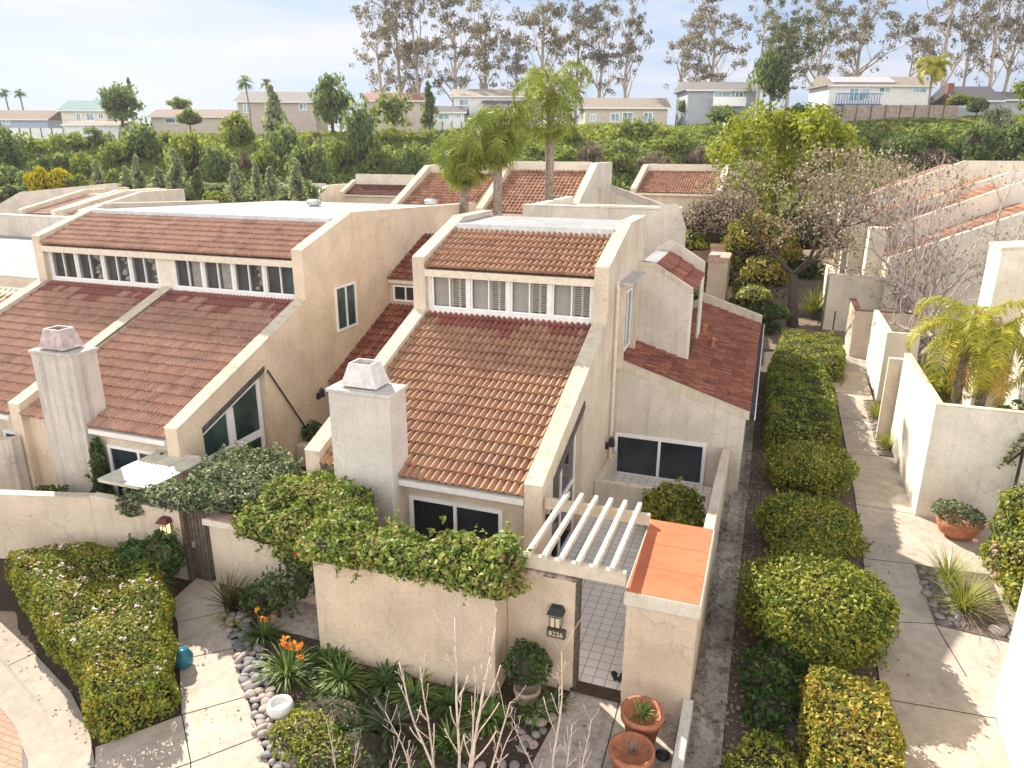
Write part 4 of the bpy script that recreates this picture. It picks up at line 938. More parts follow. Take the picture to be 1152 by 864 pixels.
# stones
def stone_mesh(i):
    rng = np.random.default_rng(i); bm = bmesh.new(); bmesh.ops.create_icosphere(bm, subdivisions=2, radius=1)
    s = rng.uniform(.7, 1.25, 3); s[2] *= .55
    for v in bm.verts:
        c = v.co; k = 1+.12*math.sin(c.x*2.5+i)+.1*math.sin(c.y*3+i*2); v.co = (c.x*s[0]*k, c.y*s[1]*k, c.z*s[2])
    me = bpy.data.meshes.new('river_stone'); bm.to_mesh(me); bm.free(); me.polygons.foreach_set('use_smooth', [True]*len(me.polygons)); me.materials.append(PEBM[i % 3]); return me
SM = [stone_mesh(i) for i in range(9)]
def stones(pts, label, group, r=(.07, .13)):
    for (x, y) in pts:
        o = link('river_stone', random.choice(SM)); s = random.uniform(*r); o.location = (x, y, .03+s*.2); o.scale = (s*1.15, s*.9, s*.9); o.rotation_euler = (random.uniform(-.3, .3), random.uniform(-.3, .3), random.uniform(0, 6.3)); tag(o, label, 'stone', group)
def strip_pts(path, w, n, mind):
    out = []; tries = 0
    L = [0]
    for a, b in zip(path, path[1:]): L.append(L[-1]+math.dist(a, b))
    while len(out) < n and tries < n*40:
        tries += 1; u = random.uniform(0, L[-1]); i = max(k for k in range(len(path)-1) if L[k] <= u); f = (u-L[i])/(L[i+1]-L[i])
        a = Vector(path[i]); b = Vector(path[i+1]); t = (b-a).normalized(); nn = Vector((-t.y, t.x))
        p = a.lerp(b, f)+nn*random.uniform(0, w)
        if all((p.x-q[0])**2+(p.y-q[1])**2 > mind*mind for q in out): out.append((p.x, p.y))
    return out
stones(strip_pts([(-.85, -2.72), (-.01, -3.38), (1.13, -4.41), (2.5, -5.58), (3.4, -6.5)], .42, 105, .125), 'smooth river stone in the border between garden path and lily bed', 'river stones edging the garden path', (.075, .115))
stones(strip_pts([(6.5, -4.15), (5.3, -4.75), (3.6, -5.9)], .5, 45, .14), 'smooth river stone beside the entry walk under the bare pink shrub', 'river stones by the entry walk', (.075, .12))
stones(strip_pts([(6.45, -4.0), (6.66, -2.6)], .35, 16, .15), 'smooth river stone by the entry walk beside the potted topiary', 'river stones near the topiary', (.08, .12))
stones(strip_pts([(13.55, 2.3), (13.5, 4.6)], -.45, 34, .15), 'smooth river stone in the gravel bed around the tall yellow grass', 'river stones around the yellow grass', (.07, .12))
stones(strip_pts([(13.48, 11.9), (13.55, 17.5)], -.28, 38, .16), 'smooth dark river stone in the narrow bed along the right-hand footpath', 'river stones along the footpath', (.07, .11))
stones([(14.7, 2.4), (14.85, 3.6), (14.95, 2.2)], 'pale rounded boulder at the corner of the gravel bed by the white wall', 'pale boulders by the white wall', (.13, .18))
# front bare shrub
def bare_shrub(label, loc, stems, seed, m=TWIGP):
    rng = random.Random(seed); t = thing('bare_shrub', label, 'shrub', loc); 
    for (dx, dy, a, el, L, r) in stems:
        mb = MB(); tips = []
        d = (math.cos(a)*math.cos(el), math.sin(a)*math.cos(el), math.sin(el))
        p = Vector((dx, dy, 0)); dv = Vector(d); pts = [p]; rad = [r]; n = 7
        for i in range(n):
            dv = (dv+Vector((rng.uniform(-1, 1), rng.uniform(-1, 1), rng.uniform(-.2, .5)))*.13+Vector((0, 0, .03))).normalized(); p = p+dv*L/n; pts.append(p); rad.append(r*(1-.62*(i+1)/n))
        rad = [q*.62 for q in rad]; mb.tube(pts, rad, 7)
        for i in range(2, n+1):
            for q in range(2 if rng.random() < .55 else 1):
                o = dv.orthogonal().normalized(); o.rotate(Matrix.Rotation(rng.uniform(0, 6.28), 3, dv)); nd = (dv+o*rng.uniform(.6, 1.1)).normalized()
                LL = rng.uniform(.12, .42)*L/1.6; p2 = [pts[i]]
                for k in range(3):
                    nd = (nd+Vector((0, 0, .22))+Vector((rng.uniform(-1, 1), rng.uniform(-1, 1), 0))*.15).normalized(); p2.append(p2[-1]+nd*LL/3)
                mb.tube(p2, [rad[i]*.6, rad[i]*.5, rad[i]*.42, rad[i]*.45], 5)
                if rng.random() < .6:
                    o2 = nd.orthogonal().normalized(); o2.rotate(Matrix.Rotation(rng.uniform(0, 6.28), 3, nd)); mb.tube([p2[2], p2[2]+(nd+o2).normalized()*.09], [rad[i]*.4, rad[i]*.3], 4)
        mb.build('stem', m, t, True)
    return t
bare_shrub('leafless pale pink shrub with forking twigs standing in front of the blank tan wall', (5.75, -5.3, 0), [(0, 0, 1.6, 1.40, 2.9, .042), (.12, -.05, 1.0, 1.32, 3.0, .045), (-.2, 0, 2.6, 1.02, 2.3, .04), (.25, 0, .5, 1.05, 2.2, .036), (-.45, .1, 2.2, 1.25, 2.0, .032), (.05, .1, 1.9, 1.2, 2.1, .03), (.4, .05, .9, 1.3, 1.5, .026), (-.7, 0, 2.4, 1.2, 1.4, .024)], 3)
bare_shrub('smaller leafless pink shrub in front of the open doorway', (7.05, -4.75, 0), [(0, 0, 1.6, 1.35, 2.5, .032), (.1, 0, .8, 1.2, 1.5, .026), (-.12, 0, 2.4, 1.1, 1.3, .024), (.35, .1, 1.2, 1.35, 1.4, .024)], 8)
bare_shrub('thin leafless pink sapling rising from the low green mound near the pebbles', (3.7, -5.5, 0), [(0, 0, 1.7, 1.45, 1.1, .02), (.3, -.1, 1.2, 1.35, .9, .016)], 12)
bare_shrub('pair of short bare twigs between the green mound and the larger bare shrub', (4.6, -5.4, 0), [(0, 0, 1.5, 1.45, 1.2, .018), (.25, .05, 1.2, 1.4, .8, .015)], 15)
# terracotta pots at the entry
def tpot(label, loc, r, h, plant):
    t = thing('terracotta_pot', label, 'flowerpot', loc)
    MB().lathe([(r*.68, 0), (r*.92, h*.80), (r*1.06, h*.80), (r*1.08, h), (r*.94, h), (r*.90, h*.86), (.02, h*.84)], (0, 0, 0), 24).build('pot', TERRA, t, True)
    if plant == 'small': link('plant', quads_mesh('plant', blades(40, .3, .03, .9), L_STRAP), t).location = (0, 0, h*.86)
    else: link('plant', quads_mesh('plant', blades(60, .22, .012, 1.2, curl=.4), L_BROWN), t).location = (0, 0, h*.86)
    return t
tpot('large terracotta pot with a little greenery at the foot of the orange-topped pillar', (8.15, -3.12, .02), .34, .66, 'small')
tpot('terracotta pot of dry stems cut by the bottom edge, nearest the camera', (8.12, -3.92, .02), .34, .60, 'dry')
t = MB().lathe([(.02, 0), (.10, .0), (.13, .05), (.06, .09), (.0, .1)], (0, 0, 0), 12).build('garden_hose_reel', BLACK, None, True); t.location = (8.55, -3.3, .02); tag(t, 'small dark object lying on the ground between the clay pot and the low pale wall', 'clutter')
t = thing('sandals', 'pair of black sandals left on the tiles inside the open doorway', 'sandals', (7.42, -1.75, .105))
for k, a in ((0, .5), (.13, -.4)):
    s = MB().hexa([(-.05, -.12, 0), (.05, -.12, 0), (.045, .12, 0), (-.045, .12, 0)], [(-.045, -.11, .02), (.045, -.11, .02), (.04, .11, .035), (-.04, .11, .035)]).build('sole', BLACK, t); s.location = (k, 0, 0); s.rotation_euler = (0, 0, a)
    MB().tube([(-.05, .03, .02), (-.02, .03, .07), (.02, .03, .07), (.05, .03, .02)], .018, 6).build('strap', BLACK, s)
# vines
bush('wall_vine', 'thick leafy vine with reddish tips heaped along the top of the blank tan wall', 'vine', [((x, -2.72+.06*math.sin(x*3), 2.36+.06*math.sin(x*2.1)), (.60, .44, .31)) for x in np.arange(1.95, 5.4, .42)] + [((5.3, -2.35, 2.42), (.45, .55, .52)), ((4.4, -2.2, 2.42), (.5, .5, .36)), ((2.1, -2.2, 2.42), (.5, .6, .42)), ((3.2, -2.3, 2.36), (.55, .45, .36))], 560, .105, L_VINE, spread=.9)
bush('wall_vine', 'green bougainvillea tumbling over the low capped wall, hanging down its right half', 'vine', [((x, -1.55, 1.75+.05*math.sin(x*5)), (.55, .50, .42)) for x in np.arange(-.55, 1.7, .42)] + [((-.3, -.8, 2.0), (.7, .6, .5)), ((.6, -.7, 2.05), (.75, .6, .5)), ((1.3, -1.0, 2.15), (.55, .6, .5)), ((.35, -1.78, 1.42), (.4, .25, .5)), ((.85, -1.8, 1.3), (.4, .25, .62)), ((1.35, -1.8, 1.25), (.4, .25, .72)), ((.3, -.25, 2.1), (.55, .4, .45))], 520, .105, L_VINE, spread=.9)
t = COL.objects[-1]
bush('gate_vine', 'grey-green jasmine sprawling over the dark gate and under the white canopy panel', 'vine', [((-3.5, -1.45, 1.92), (.5, .34, .26)), ((-3.0, -1.4, 1.92), (.6, .5, .28)), ((-2.4, -1.3, 1.98), (.6, .55, .30)), ((-1.8, -1.1, 2.0), (.6, .6, .30)), ((-1.3, -.7, 2.0), (.6, .65, .30)), ((-2.6, -.5, 2.05), (.7, .7, .30)), ((-1.9, -.2, 2.08), (.75, .7, .32)), ((-2.7, .4, 2.1), (.65, .6, .30)), ((-2.0, .7, 2.1), (.6, .5, .30)), ((-4.0, -1.70, 1.66), (.40, .26, .34)), ((-1.4, .2, 2.05), (.5, .6, .28))], 520, .095, L_VINEG, spread=.95)
bush('wall_vine', 'dark climber growing up between the rust-streaked chimney and the sliding door', 'vine', [((-6.95, .0, 1.3), (.22, .2, .9)), ((-6.8, -.2, .5), (.4, .35, .5))], 300, .12, L_DARK)
bush('courtyard_shrub', 'low dark shrub at the foot of the rust-streaked chimney', 'shrub', [((-8.1, -.75, .5), (.55, .45, .55)), ((-7.3, -.9, .45), (.45, .4, .5))], 260, .13, L_DARK)
bush('courtyard_shrub', 'yellow-green shrub filling the corner behind the orange-topped pillar', 'shrub', [((7.7, 4.3, .75), (.68, .65, .62)), ((8.1, 3.2, .65), (.45, .8, .55)), ((7.3, 4.5, .5), (.45, .5, .5))], 420, .12, L_HEDGE)
bush('hanging_shrub', 'small dark shrub by the conduit on the bare side wall of the left-hand pair', 'shrub', [((-3.85, 5.2, .9), (.3, .3, .4))], 300, .12, L_DARK)
t = MB().box(-4.1, -3.3, 4.6, 5.6, 0, .72).build('planter_box', ST, None, bevel=.02); tag(t, 'square stucco planter box in the narrow gap between the two houses', 'planter')
# right-hand hedge row
GH = 'clipped bushes between the drain and the right-hand footpath'
def rb(label, cx, cy, rx, ry, z, h, lm, n=900, s=.074):
    E = [((cx, cy, z), (rx, ry, h))]
    for k in range(7):
        a = k*.9+random.random(); E.append(((cx+rx*.42*math.cos(a), cy+ry*.42*math.sin(a), z+h*random.uniform(.0, .38)), (rx*.6, ry*.6, h*.6)))
    return bush('clipped_bush', label, 'bush', E, n, s, lm, GH, low=-.6)
rb('smallest rounded bush of the row, at the near end of the long clipped hedge', 11.12, 8.35, 1.2, .98, .66, .72, L_HEDGE)
rb('rounded yellow-green bush second from the long hedge, level with the wing wall', 11.0, 4.55, 1.2, 1.15, .62, .66, L_HEDGE)
rb('largest rounded bush of the row, level with the orange-topped pillar', 10.98, .85, 1.38, 1.55, .80, .84, L_HEDGE)
hedge('clipped_hedge', 'square-clipped yellow-flecked hedge block in the foreground, right of the ivy', [(10.75, -5.0), (12.05, -5.0), (12.0, -1.35), (10.8, -1.3)], .0, .98, 800, .075, L_HEDGEY)
bush('clipped_bush', 'low pale-green bush cut by the bottom edge beside the stained drain', 'bush', [((10.15, -3.7, .4), (.62, .95, .45))], 700, .07, L_HEDGE, GH)
bush('ivy', 'dark ivy mound spilling down between the largest rounded bush and the foreground hedge', 'ivy', [((10.2, -.9, .25), (.55, .8, .4)), ((10.3, -1.9, .2), (.5, .6, .35)), ((10.45, -.3, .4), (.45, .5, .4))], 380, .11, L_DARK)
bush('dry_bush', 'small dry patch of bare twigs between two low green bushes in the foreground', 'bush', [((10.65, -2.5, .25), (.3, .6, .3))], 200, .07, L_BROWN)
hedge('clipped_hedge', 'long flat-topped dark hedge running away beside the wing, right of the drain', [(9.95, 10.6), (12.0, 10.6), (12.1, 15), (11.95, 19.0), (9.9, 19.0)], 0, 1.15, 520, .085, L_HEDGED, wob=.08)
hedge('clipped_hedge', 'hedge block with reddish tips on the raised kerb at the far bend of the footpath', [(10.0, 19.2), (12.75, 19.55), (12.95, 22.8), (12.6, 24.3), (10.4, 24.0)], 0, 1.2, 420, .09, L_HEDGE, wob=.09)
# right side planting
strap('ornamental_grass', 'tall yellow-green ornamental grass in the gravel bed by the white wall', (14.15, 3.0, .04), 240, 1.05, .022, L_GRASSY, up=1.15, curl=.55)
strap('ornamental_grass', 'second yellow-green grass clump, further back in the gravel bed with feathery pale tips', (14.05, 4.1, .04), 160, .95, .02, L_GRASSY, up=1.2, curl=.5)
strap('ornamental_grass', 'green grass clump against the cream courtyard wall, near end of the stone bed', (13.74, 12.5, .04), 130, .75, .03, L_GRASSY, up=1.2, curl=.5)
strap('ornamental_grass', 'green grass clump at the far end of the narrow stone bed beside the wall fin', (13.78, 15.6, .04), 150, .95, .03, L_GRASSY, up=1.2, curl=.5)
t = thing('bowl_planter', 'round terracotta bowl of trailing grey-green succulent below the cream courtyard wall', 'planter', (14.72, 6.65, .02))
MB().lathe([(.22, 0), (.42, .12), (.53, .36), (.50, .52), (.44, .52), (.42, .44), (.02, .42)], (0, 0, 0), 24).build('bowl', TERRA, t, True)
C, Nn = ell_pts([((-.1, 0, .62), (.50, .45, .28)), ((-.35, .1, .66), (.3, .3, .25)), ((.3, .05, .5), (.28, .4, .26))], 520); link('foliage', quads_mesh('foliage', leaves(C, Nn, .10, .35, .9), L_VINEG), t)
bush('flowering_shrub', 'tall green shrub with a few pink blooms crowding the right edge beside the terracotta bowl', 'shrub', [((15.55, 4.4, .7), (.75, 1.0, .8)), ((15.9, 5.4, 1.3), (.75, .9, .9)), ((15.5, 3.2, .5), (.6, .8, .55)), ((16.1, 4.4, 1.6), (.7, .9, .8)), ((15.85, 3.3, 1.1), (.6, .7, .7))], 430, .10, L_HEDGE)
fs = COL.objects[-3] if False else [o for o in COL.objects if o.name.startswith('flowering_shrub')][0]
for _ in range(7): link('flower', quads_mesh('flower', clump((-.68+random.uniform(-.1, .1), random.uniform(-1, 1.2), random.uniform(.4, 1.3)), .05, 12, .075, .7), FL_PINK), fs)
bush('wall_climber', 'thin climber hanging from the front face of the cream courtyard wall', 'climber', [((16.0, 7.42, 2.3), (.30, .12, .35)), ((16.3, 7.4, 2.65), (.45, .14, .18)), ((15.75, 7.44, 1.95), (.14, .08, .25))], 260, .09, L_HEDGED, k=.2)
bush('courtyard_shrub', 'mixed green planting inside the courtyard below the twin palms', 'shrub', [((15.6, 9.0, 1.9), (.9, .5, .7)), ((14.8, 12.2, 1.9), (.5, 1.0, 1.0)), ((16.3, 9.6, 2.0), (.6, .6, .9))], 160, .16, L_HEDGE, k=.6)

# fallen leaves
def litter(name, label, polys, n, z, size, lm):
    P = []
    for poly, k in polys:
        pl = np.array(poly); a = pl.min(0); b = pl.max(0); q = a+(b-a)*RNG.random((k, 2)); P.append(q[inpoly(q, poly)])
    P = join(P); C = np.column_stack([P, np.full(len(P), z)+RNG.uniform(0, .03, len(P))])
    o = link(name, quads_mesh(name, leaves(C, np.tile([0, 0, 1.], (len(C), 1)), size, .6, .35), lm)); tag(o, label, 'leaf litter', None, 'stuff')
litter('leaf_litter', 'dry fallen leaves and twigs along the drain and under the bushes', [([(9.3, -6.5), (9.9, -6.5), (9.95, 18), (9.3, 18)], 2600), ([(8.88, -6), (9.05, -6), (9.05, 7), (8.88, 7)], 420), ([(8.9, -6), (9.45, -6), (9.45, 7), (8.9, 7)], 160), ([(11.9, -6), (12.3, -6), (12.5, 10), (12.2, 10)], 300)], 0, .065, .06, L_BROWN)
litter('leaf_litter', 'dry fallen leaves scattered over the beds and paths in front of the houses', [([(-.9, -2.6), (7, -2.4), (6.3, -6.5), (3, -6.3)], 900), ([(-6, -4.6), (-.5, -6.4), (0, -6.0), (-3, -4.4)], 260), ([(12.2, -5), (16, -5), (14, 7), (12.4, 7)], 150), ([(-.4, -6), (2.5, -5.6), (-1.9, -2), (-2.4, -2.6)], 90), ([(6.7, -2.4), (8.7, -2.4), (8.7, -5), (6.3, -5)], 90)], 0, .045, .055, L_BROWN)
# ------------------------------------------------------------------ trees and houses behind
pT = U(1060, 438, y=10.2); 
palm('left one of the twin courtyard palms on the right, with yellow-green fronds', (15.0, 10.6, 0), 4.35, .15, 11, 2.7, L_PALMY, None, 4, 1, (.10, .15), .85, .50, (-.35, 1.2), .034, 1.3)
palm('right one of the twin courtyard palms, with dying orange fronds hanging down', (15.55, 10.3, 0), 4.25, .15, 10, 2.5, L_PALMY, None, 9, 3, (.12, .1), .85, .50, (-.35, 1.1), .034, 1.35)
# three queen palms beyond the flat roofs
def qpalm(label, px, pyb, pyt, D, L, nf, seed, lm=L_PALM, ll=.85):
    b = F(px, pyb, D); zt = F(px, pyt, D)[2]; z0 = hT(b[0], b[1])
    return palm(label, (b[0], b[1], z0), zt-z0, .23, nf, L, lm, None, seed, 0, (0, 0), 1.1, ll, (-.75, 1.4), .042, 1.8)
qpalm('tallest queen palm, with a thick pinkish trunk rising in front of the tiled roof behind', 618, 205, 112, 36, 3.2, 17, 21)
qpalm('middle queen palm with a leaning full crown and a trunk beside the tiled roof parapet', 560, 215, 152, 33, 2.5, 17, 22)
qpalm('shortest queen palm, leftmost of the three, its trunk hidden low behind the flat roof', 522, 215, 178, 34, 2.4, 17, 23)
# tree by the path with dry leaves
def decid(name, label, cat, base, H, r, seed, lm, bark, leafn, lsize, crown, trunkh=.3, depth=4, ang=.55, group=None, up=.15, asp=.6, tip_r=.5, shrink=.72, split=(2, 3), fit=None, taper=.6):
    rng = random.Random(seed); t = thing(name, label, cat, base, 0, group); mb = MB(); tips = []
    L0 = H*trunkh
    pts = [Vector((0, 0, -.2)), Vector((rng.uniform(-.05, .05), 0, L0*.5)), Vector((rng.uniform(-.1, .1), rng.uniform(-.1, .1), L0))]
    mb.tube(pts, [r*1.25, r, r*.88], 9)
    k = rng.randint(3, 4); a0 = rng.uniform(0, 6.28)
    for i in range(k):
        a = a0+i*6.283/k+rng.uniform(-.3, .3); e = rng.uniform(.55, 1.05)
        limb(mb, pts[-1]-Vector((0, 0, .05)), (math.cos(a)*math.cos(e)*crown, math.sin(a)*math.cos(e)*crown, math.sin(e)), H*.30, r*.62, depth, tips, .5, split, rng, up, 6, shrink, taper, ang)
    if fit:
        P = np.array([tuple(p) for p, d in tips]); hw = np.percentile(np.abs(P[:, :2]-P[:, :2].mean(0)), 97); zz = np.percentile(P[:, 2], 99)
        sx = fit[0]/hw; sz = fit[1]/zz; cxy = P[:, :2].mean(0)
        f = lambda q: ((q[0]-cxy[0]*max(0, min(1, q[2]/zz)))*(1+(sx-1)*min(1, max(0, q[2])/(zz*.35))), (q[1]-cxy[1]*max(0, min(1, q[2]/zz)))*(1+(sx-1)*min(1, max(0, q[2])/(zz*.35))), q[2]*sz)
        mb.v = [f(q) for q in mb.v]; tips = [(Vector(f(p)), d) for p, d in tips]
    mb.build('trunk', bark, t, True)
    if leafn:
        Q = [clump(tuple(p), tip_r, leafn, lsize, asp) for p, d in tips]
        link('crown', quads_mesh('crown', join(Q), lm), t)
    return t
T1 = U(892, 362, y=30); z1 = hT(T1[0], T1[1])
decid('ornamental_tree', 'dark-trunked tree with clusters of dry brown leaves beside the footpath bend', 'tree', (T1[0], T1[1], z1), 8.6, .27, 31, L_BROWN, BARK, 9, .15, 1.6, .36, 5, .58, tip_r=.55, split=(2, 3), shrink=.75, fit=(4.5, 9.3), taper=.72)
T2 = F(1058, 335, 33.5); z2 = hT(T2[0], T2[1])
decid('coral_tree', 'leafless grey tree with many crooked branches before the tiled roofs on the right', 'tree', (T2[0], T2[1], z2), 10.0, .50, 33, L_BROWN, TWIGG, 2, .12, 1.8, .10, 5, .58, tip_r=.4, split=(2, 3), shrink=.77, fit=(4.3, 9.2), taper=.76)
T3 = F(1010, 300, 44)
decid('coral_tree', 'brown-tipped bare tree behind the grey crooked one', 'tree', (T3[0], T3[1], hT(T3[0], T3[1])), 10.0, .30, 37, L_BROWN, TWIGG, 5, .17, 1.7, .2, 5, .6, tip_r=.6, shrink=.74, fit=(4.0, 8.8), taper=.72)
# lime tree
a = F(876, 250, 55); zz = hT(a[0], a[1])
t = decid('lime_leaved_tree', 'bright lime-green leafy tree standing behind the bare brown-leaved one', 'tree', (a[0], a[1], zz), 10.6, .3, 35, L_LIME, BARK, 135, .36, 1.25, .26, 3, .6, tip_r=1.25, asp=.45, fit=(4.3, 10.9))
# shrubs along the far footpath
for i, (lab, px, py, D, r, lm) in enumerate((
    ('shrub with dry reddish-brown leaves beyond the dormer, right of the far wall', 812, 250, 50, (2.4, 1.6, 1.9), L_BROWN),
    ('round yellow-green shrub behind the little capped pillars', 772, 273, 50, (1.7, 1.2, .8), L_HEDGE),
    ('mixed olive shrub mass beside the far footpath, left of the dark tree trunk', 852, 268, 44, (1.7, 1.5, 1.5), L_HEDGEY),
    ('yellow-green leafy shrub low beside the far footpath', 862, 305, 42, (1.2, 1.4, .9), L_HEDGEY),
    ('pale low shrub at the corner beyond the red roof', 848, 332, 39, (.8, .7, .5), L_GRASSY),
    ('dark low shrub at the foot of the dark tree trunk, on its left', 866, 352, 38.5, (1.0, .8, .5), L_DARK),
    ('olive-green shrub in the middle of the planting beside the far footpath', 845, 290, 47, (1.5, 1.3, 1.3), L_HEDGE),
    ('tall olive shrub just behind the dark tree trunk', 870, 280, 50, (1.6, 1.3, 1.7), L_HEDGEY),
    ('reddish ground-cover patch left of the dark tree trunk', 862, 330, 41.5, (1.0, .9, .25), L_BROWN),
    ('small lime shrub at the edge of the far footpath', 842, 315, 42.5, (.6, .6, .5), L_GRASSY),
    ('leafy shrub between the lime-green tree and the far tan wall', 835, 235, 56, (2.2, 1.5, 1.8), L_HEDGEY),
    ('dark shrub under the lime-green tree', 905, 262, 53, (2.4, 1.5, 1.6), L_DARK),
    ('shrub with magenta flowers against the far tan wall', 800, 262, 52, (.7, .6, .6), L_VINE))):
    c = F(px, py, D); z0 = hT(c[0], c[1]); zc = max(c[2], z0+r[2]*.5)
    bush('garden_shrub', lab, 'shrub', [((c[0], c[1], zc), r), ((c[0]+r[0]*.5, c[1]+.2, zc-r[2]*.2), tuple(x*.6 for x in r)), ((c[0]-r[0]*.5, c[1], zc-r[2]*.25), tuple(x*.65 for x in r)), ((c[0], c[1]+.3, z0+.2), tuple(x*.7 for x in r))], 90, .2, lm, k=.75, loc=(c[0], c[1], z0))
c = F(915, 352, 42); strap('yucca', 'spiky bright yellow-green clump to the right of the dark tree trunk', (c[0], c[1], hT(c[0], c[1])), 170, 1.7, .09, L_GRASSY, up=1.2, curl=.45)
# bare pale tree on the slope
# ------------------------------------------------------------------ houses of the same estate further back
def bgroof(label, eL, eR, yE, tL, run, mt=TILEF, n=20, nc=14, back=.5, par=(1, 1), pw=.4, rise=.35, wall_m=ST, pad=0):
    E0 = U(*eL, y=yE); E1 = U(*eR, y=yE); T0 = U(*tL, y=yE+run); x0, x1 = E0[0], E1[0]; z0 = (E0[2]+E1[2])/2; z1 = T0[2]; y0, y1 = yE, yE+run
    g = min(hT(x0, y0), hT(x1, y0))-.5; cx = (x0+x1)/2
    t = thing('townhouse', label, 'townhouse', (cx, y0, g+.5)); o = np.array([cx, y0, g+.5])
    a, b = x0-cx, x1-cx; Z = lambda z: z-g-.5
    MB().prism([(.15, -.5), (run+4, -.5), (run+4, Z(z1)-.1), (run, Z(z1)-.1), (.15, Z(z0)-.1)], a, b, 'x').build('wall', wall_m, t)
    tile_roof(t, mt, (a, 0, Z(z0)), (b-a, 0, 0), (0, run, z1-z0), n, nc, 4, .045, .05)
    MB().box(a, b, run, run+.25, Z(z1)-.2, Z(z1)+back).build('ridge_wall', STL, t)
    MB().box(a, b, -.08, .15, Z(z0)-.2, Z(z0)-.04).build('fascia', TRIMC, t)
    sl = (z1-z0)/run
    for k, (x, on) in enumerate(((a-pw, par[0]), (b, par[1]))):
        if on: MB().prism([(-.3, -.5), (run+4, -.5), (run+4, Z(z1)+rise+.1), (run, Z(z1)+rise+.1), (-.3, Z(z0)+rise-.3*sl)], x, x+pw, 'x').build('parapet_wall', STL if k else ST, t)
    return t
bgroof('stucco house with an orange tiled roof between thick parapets, behind the tallest queen palm', (545, 240), (640, 240), 25, (563, 191), 4.6)
bgroof('stucco house with an orange tiled roof behind the shortest queen palm', (372+75, 233), (527, 241), 25.5, (468, 194), 4.6, par=(1, 0))
bgroof('far house with a wide tiled roof, left of the lime-green tree', (716, 217), (806, 217), 40, (722, 192), 4.5, n=30, nc=12)
bgroof('distant house with a maroon roof under a tall pale parapet band', (388, 218), (455, 220), 52, (392, 207), 2.2, TILEM, 22, 6, 1.0)
bgroof('distant low house with a small maroon roof, behind the long flat white roof', (300, 222), (352, 223), 50, (305, 212), 2.2, TILEM, 18, 6, .6)
bgroof('distant low house at the left with a small tiled end and white flat roof', (190, 227), (228, 228), 46, (196, 216), 2.0, TILEF, 14, 6, .3)
bgroof('distant low house with a narrow maroon roof strip, behind the left roof ridge', (118, 226), (186, 227), 44, (124, 218), 2.0, TILEM, 24, 4, .25, par=(1, 1))
t = bgroof('neighbouring house with a dark tiled roof between slanting parapets, at the upper left', (30, 241), (62, 241), 24, (55, 219), 5.0, TILEP, 16, 14, .2)
t = bgroof('neighbouring house with a narrow dark roof strip beside a slanting parapet, at the upper left', (76, 241), (92, 241), 24, (106, 221), 5.0, TILEP, 8, 14, .2)
b0 = U(-40, 222, y=31); b1 = U(127, 206, y=31)
t = thing('boundary_wall', 'long pale stucco end wall behind the dark roofs at the far left', 'wall', (b1[0], 31, 0)); 
MB().prism([(b0[0]-b1[0]-4, 0), (.0, 0), (.0, b1[2]), (U(22, 216, y=31)[0]-b1[0], U(22, 216, y=31)[2]), (U(-5, 232, y=31)[0]-b1[0], U(-5, 232, y=31)[2]), (b0[0]-b1[0]-4, U(-40, 245, y=31)[2])], 0, .4, 'y').build('wall_panel', STG, t)
# the neighbour left of the pair
t = thing('townhouse', 'stucco house with a white flat roof and orange tiled corner at the left edge', 'townhouse', (-19, 9, 0))
a = U(0, 242, y=17); MB().box(-14, 3.55, 8, 8.3, 0, a[2]).build('wall', STG, t); MB().box(-14, 3.55, 7.95, 8.35, a[2]+.001, a[2]+.06).build('coping', STL, t)
z = U(20, 285, y=12)[2]; MB().box(-14, 3.56, -2.0, 8, 0, z).build('flat_roof_block', ST, t); MB().box(-14, 3.56, -2.0, 7.98, z+.001, z+.03).build('flat_roof', ROOFW, t)
p0 = U(12, 296, y=6.6); p1 = U(35, 316, y=5.0)
tile_roof(t, TILEF, (-9, -4.0, z-1.1), (12.55, 0, 0), (0, 2.3, .95), 44, 6, 5, .04, .05)
MB().prism([(-4.0, 0), (-1.9, 0), (-1.9, z-.12), (-4.0, z-1.15)], -9, 3.5, 'x').build('wall', STW, t)
q = U(0, 300, y=4.5); MB().prism([(-10, 0), (-4.2, 0), (-4.2, 4.9), (-5.2, 4.9), (-10, 3.0)], 1.5, 2.0, 'x').build('parapet_wall', ST, t)
# long wall behind the main roof with its stepped end
y = 17.2; A = U(588, 231, y=y); B = U(745, 236, y=y); C_ = U(742, 230, y=y); D_ = U(762, 230, y=y); E_ = U(771, 258, y=y); 
t = thing('townhouse', 'flat-roofed stucco block with a stepped end wall right behind the main roof', 'townhouse', (A[0], y, 0))
MB().prism([(0, 0), (E_[0]-A[0], 0), (E_[0]-A[0], E_[2]), (D_[0]-A[0], D_[2]), (C_[0]-A[0], C_[2]), (B[0]-A[0]-.05, B[2]), (0, A[2])], 0, .35, 'y').build('wall', STG, t)
MB().box(.02, B[0]-A[0], .35, 7, 0, A[2]-.35).build('body', ST, t)
MB().box(-.02, B[0]-A[0]-.06, -.03, .38, A[2]+.001, A[2]+.05).build('coping', STL, t)
MB().box(.03, .4, .4, 7, A[2]-.35, A[2]+.0).build('parapet_wall', STL, t)
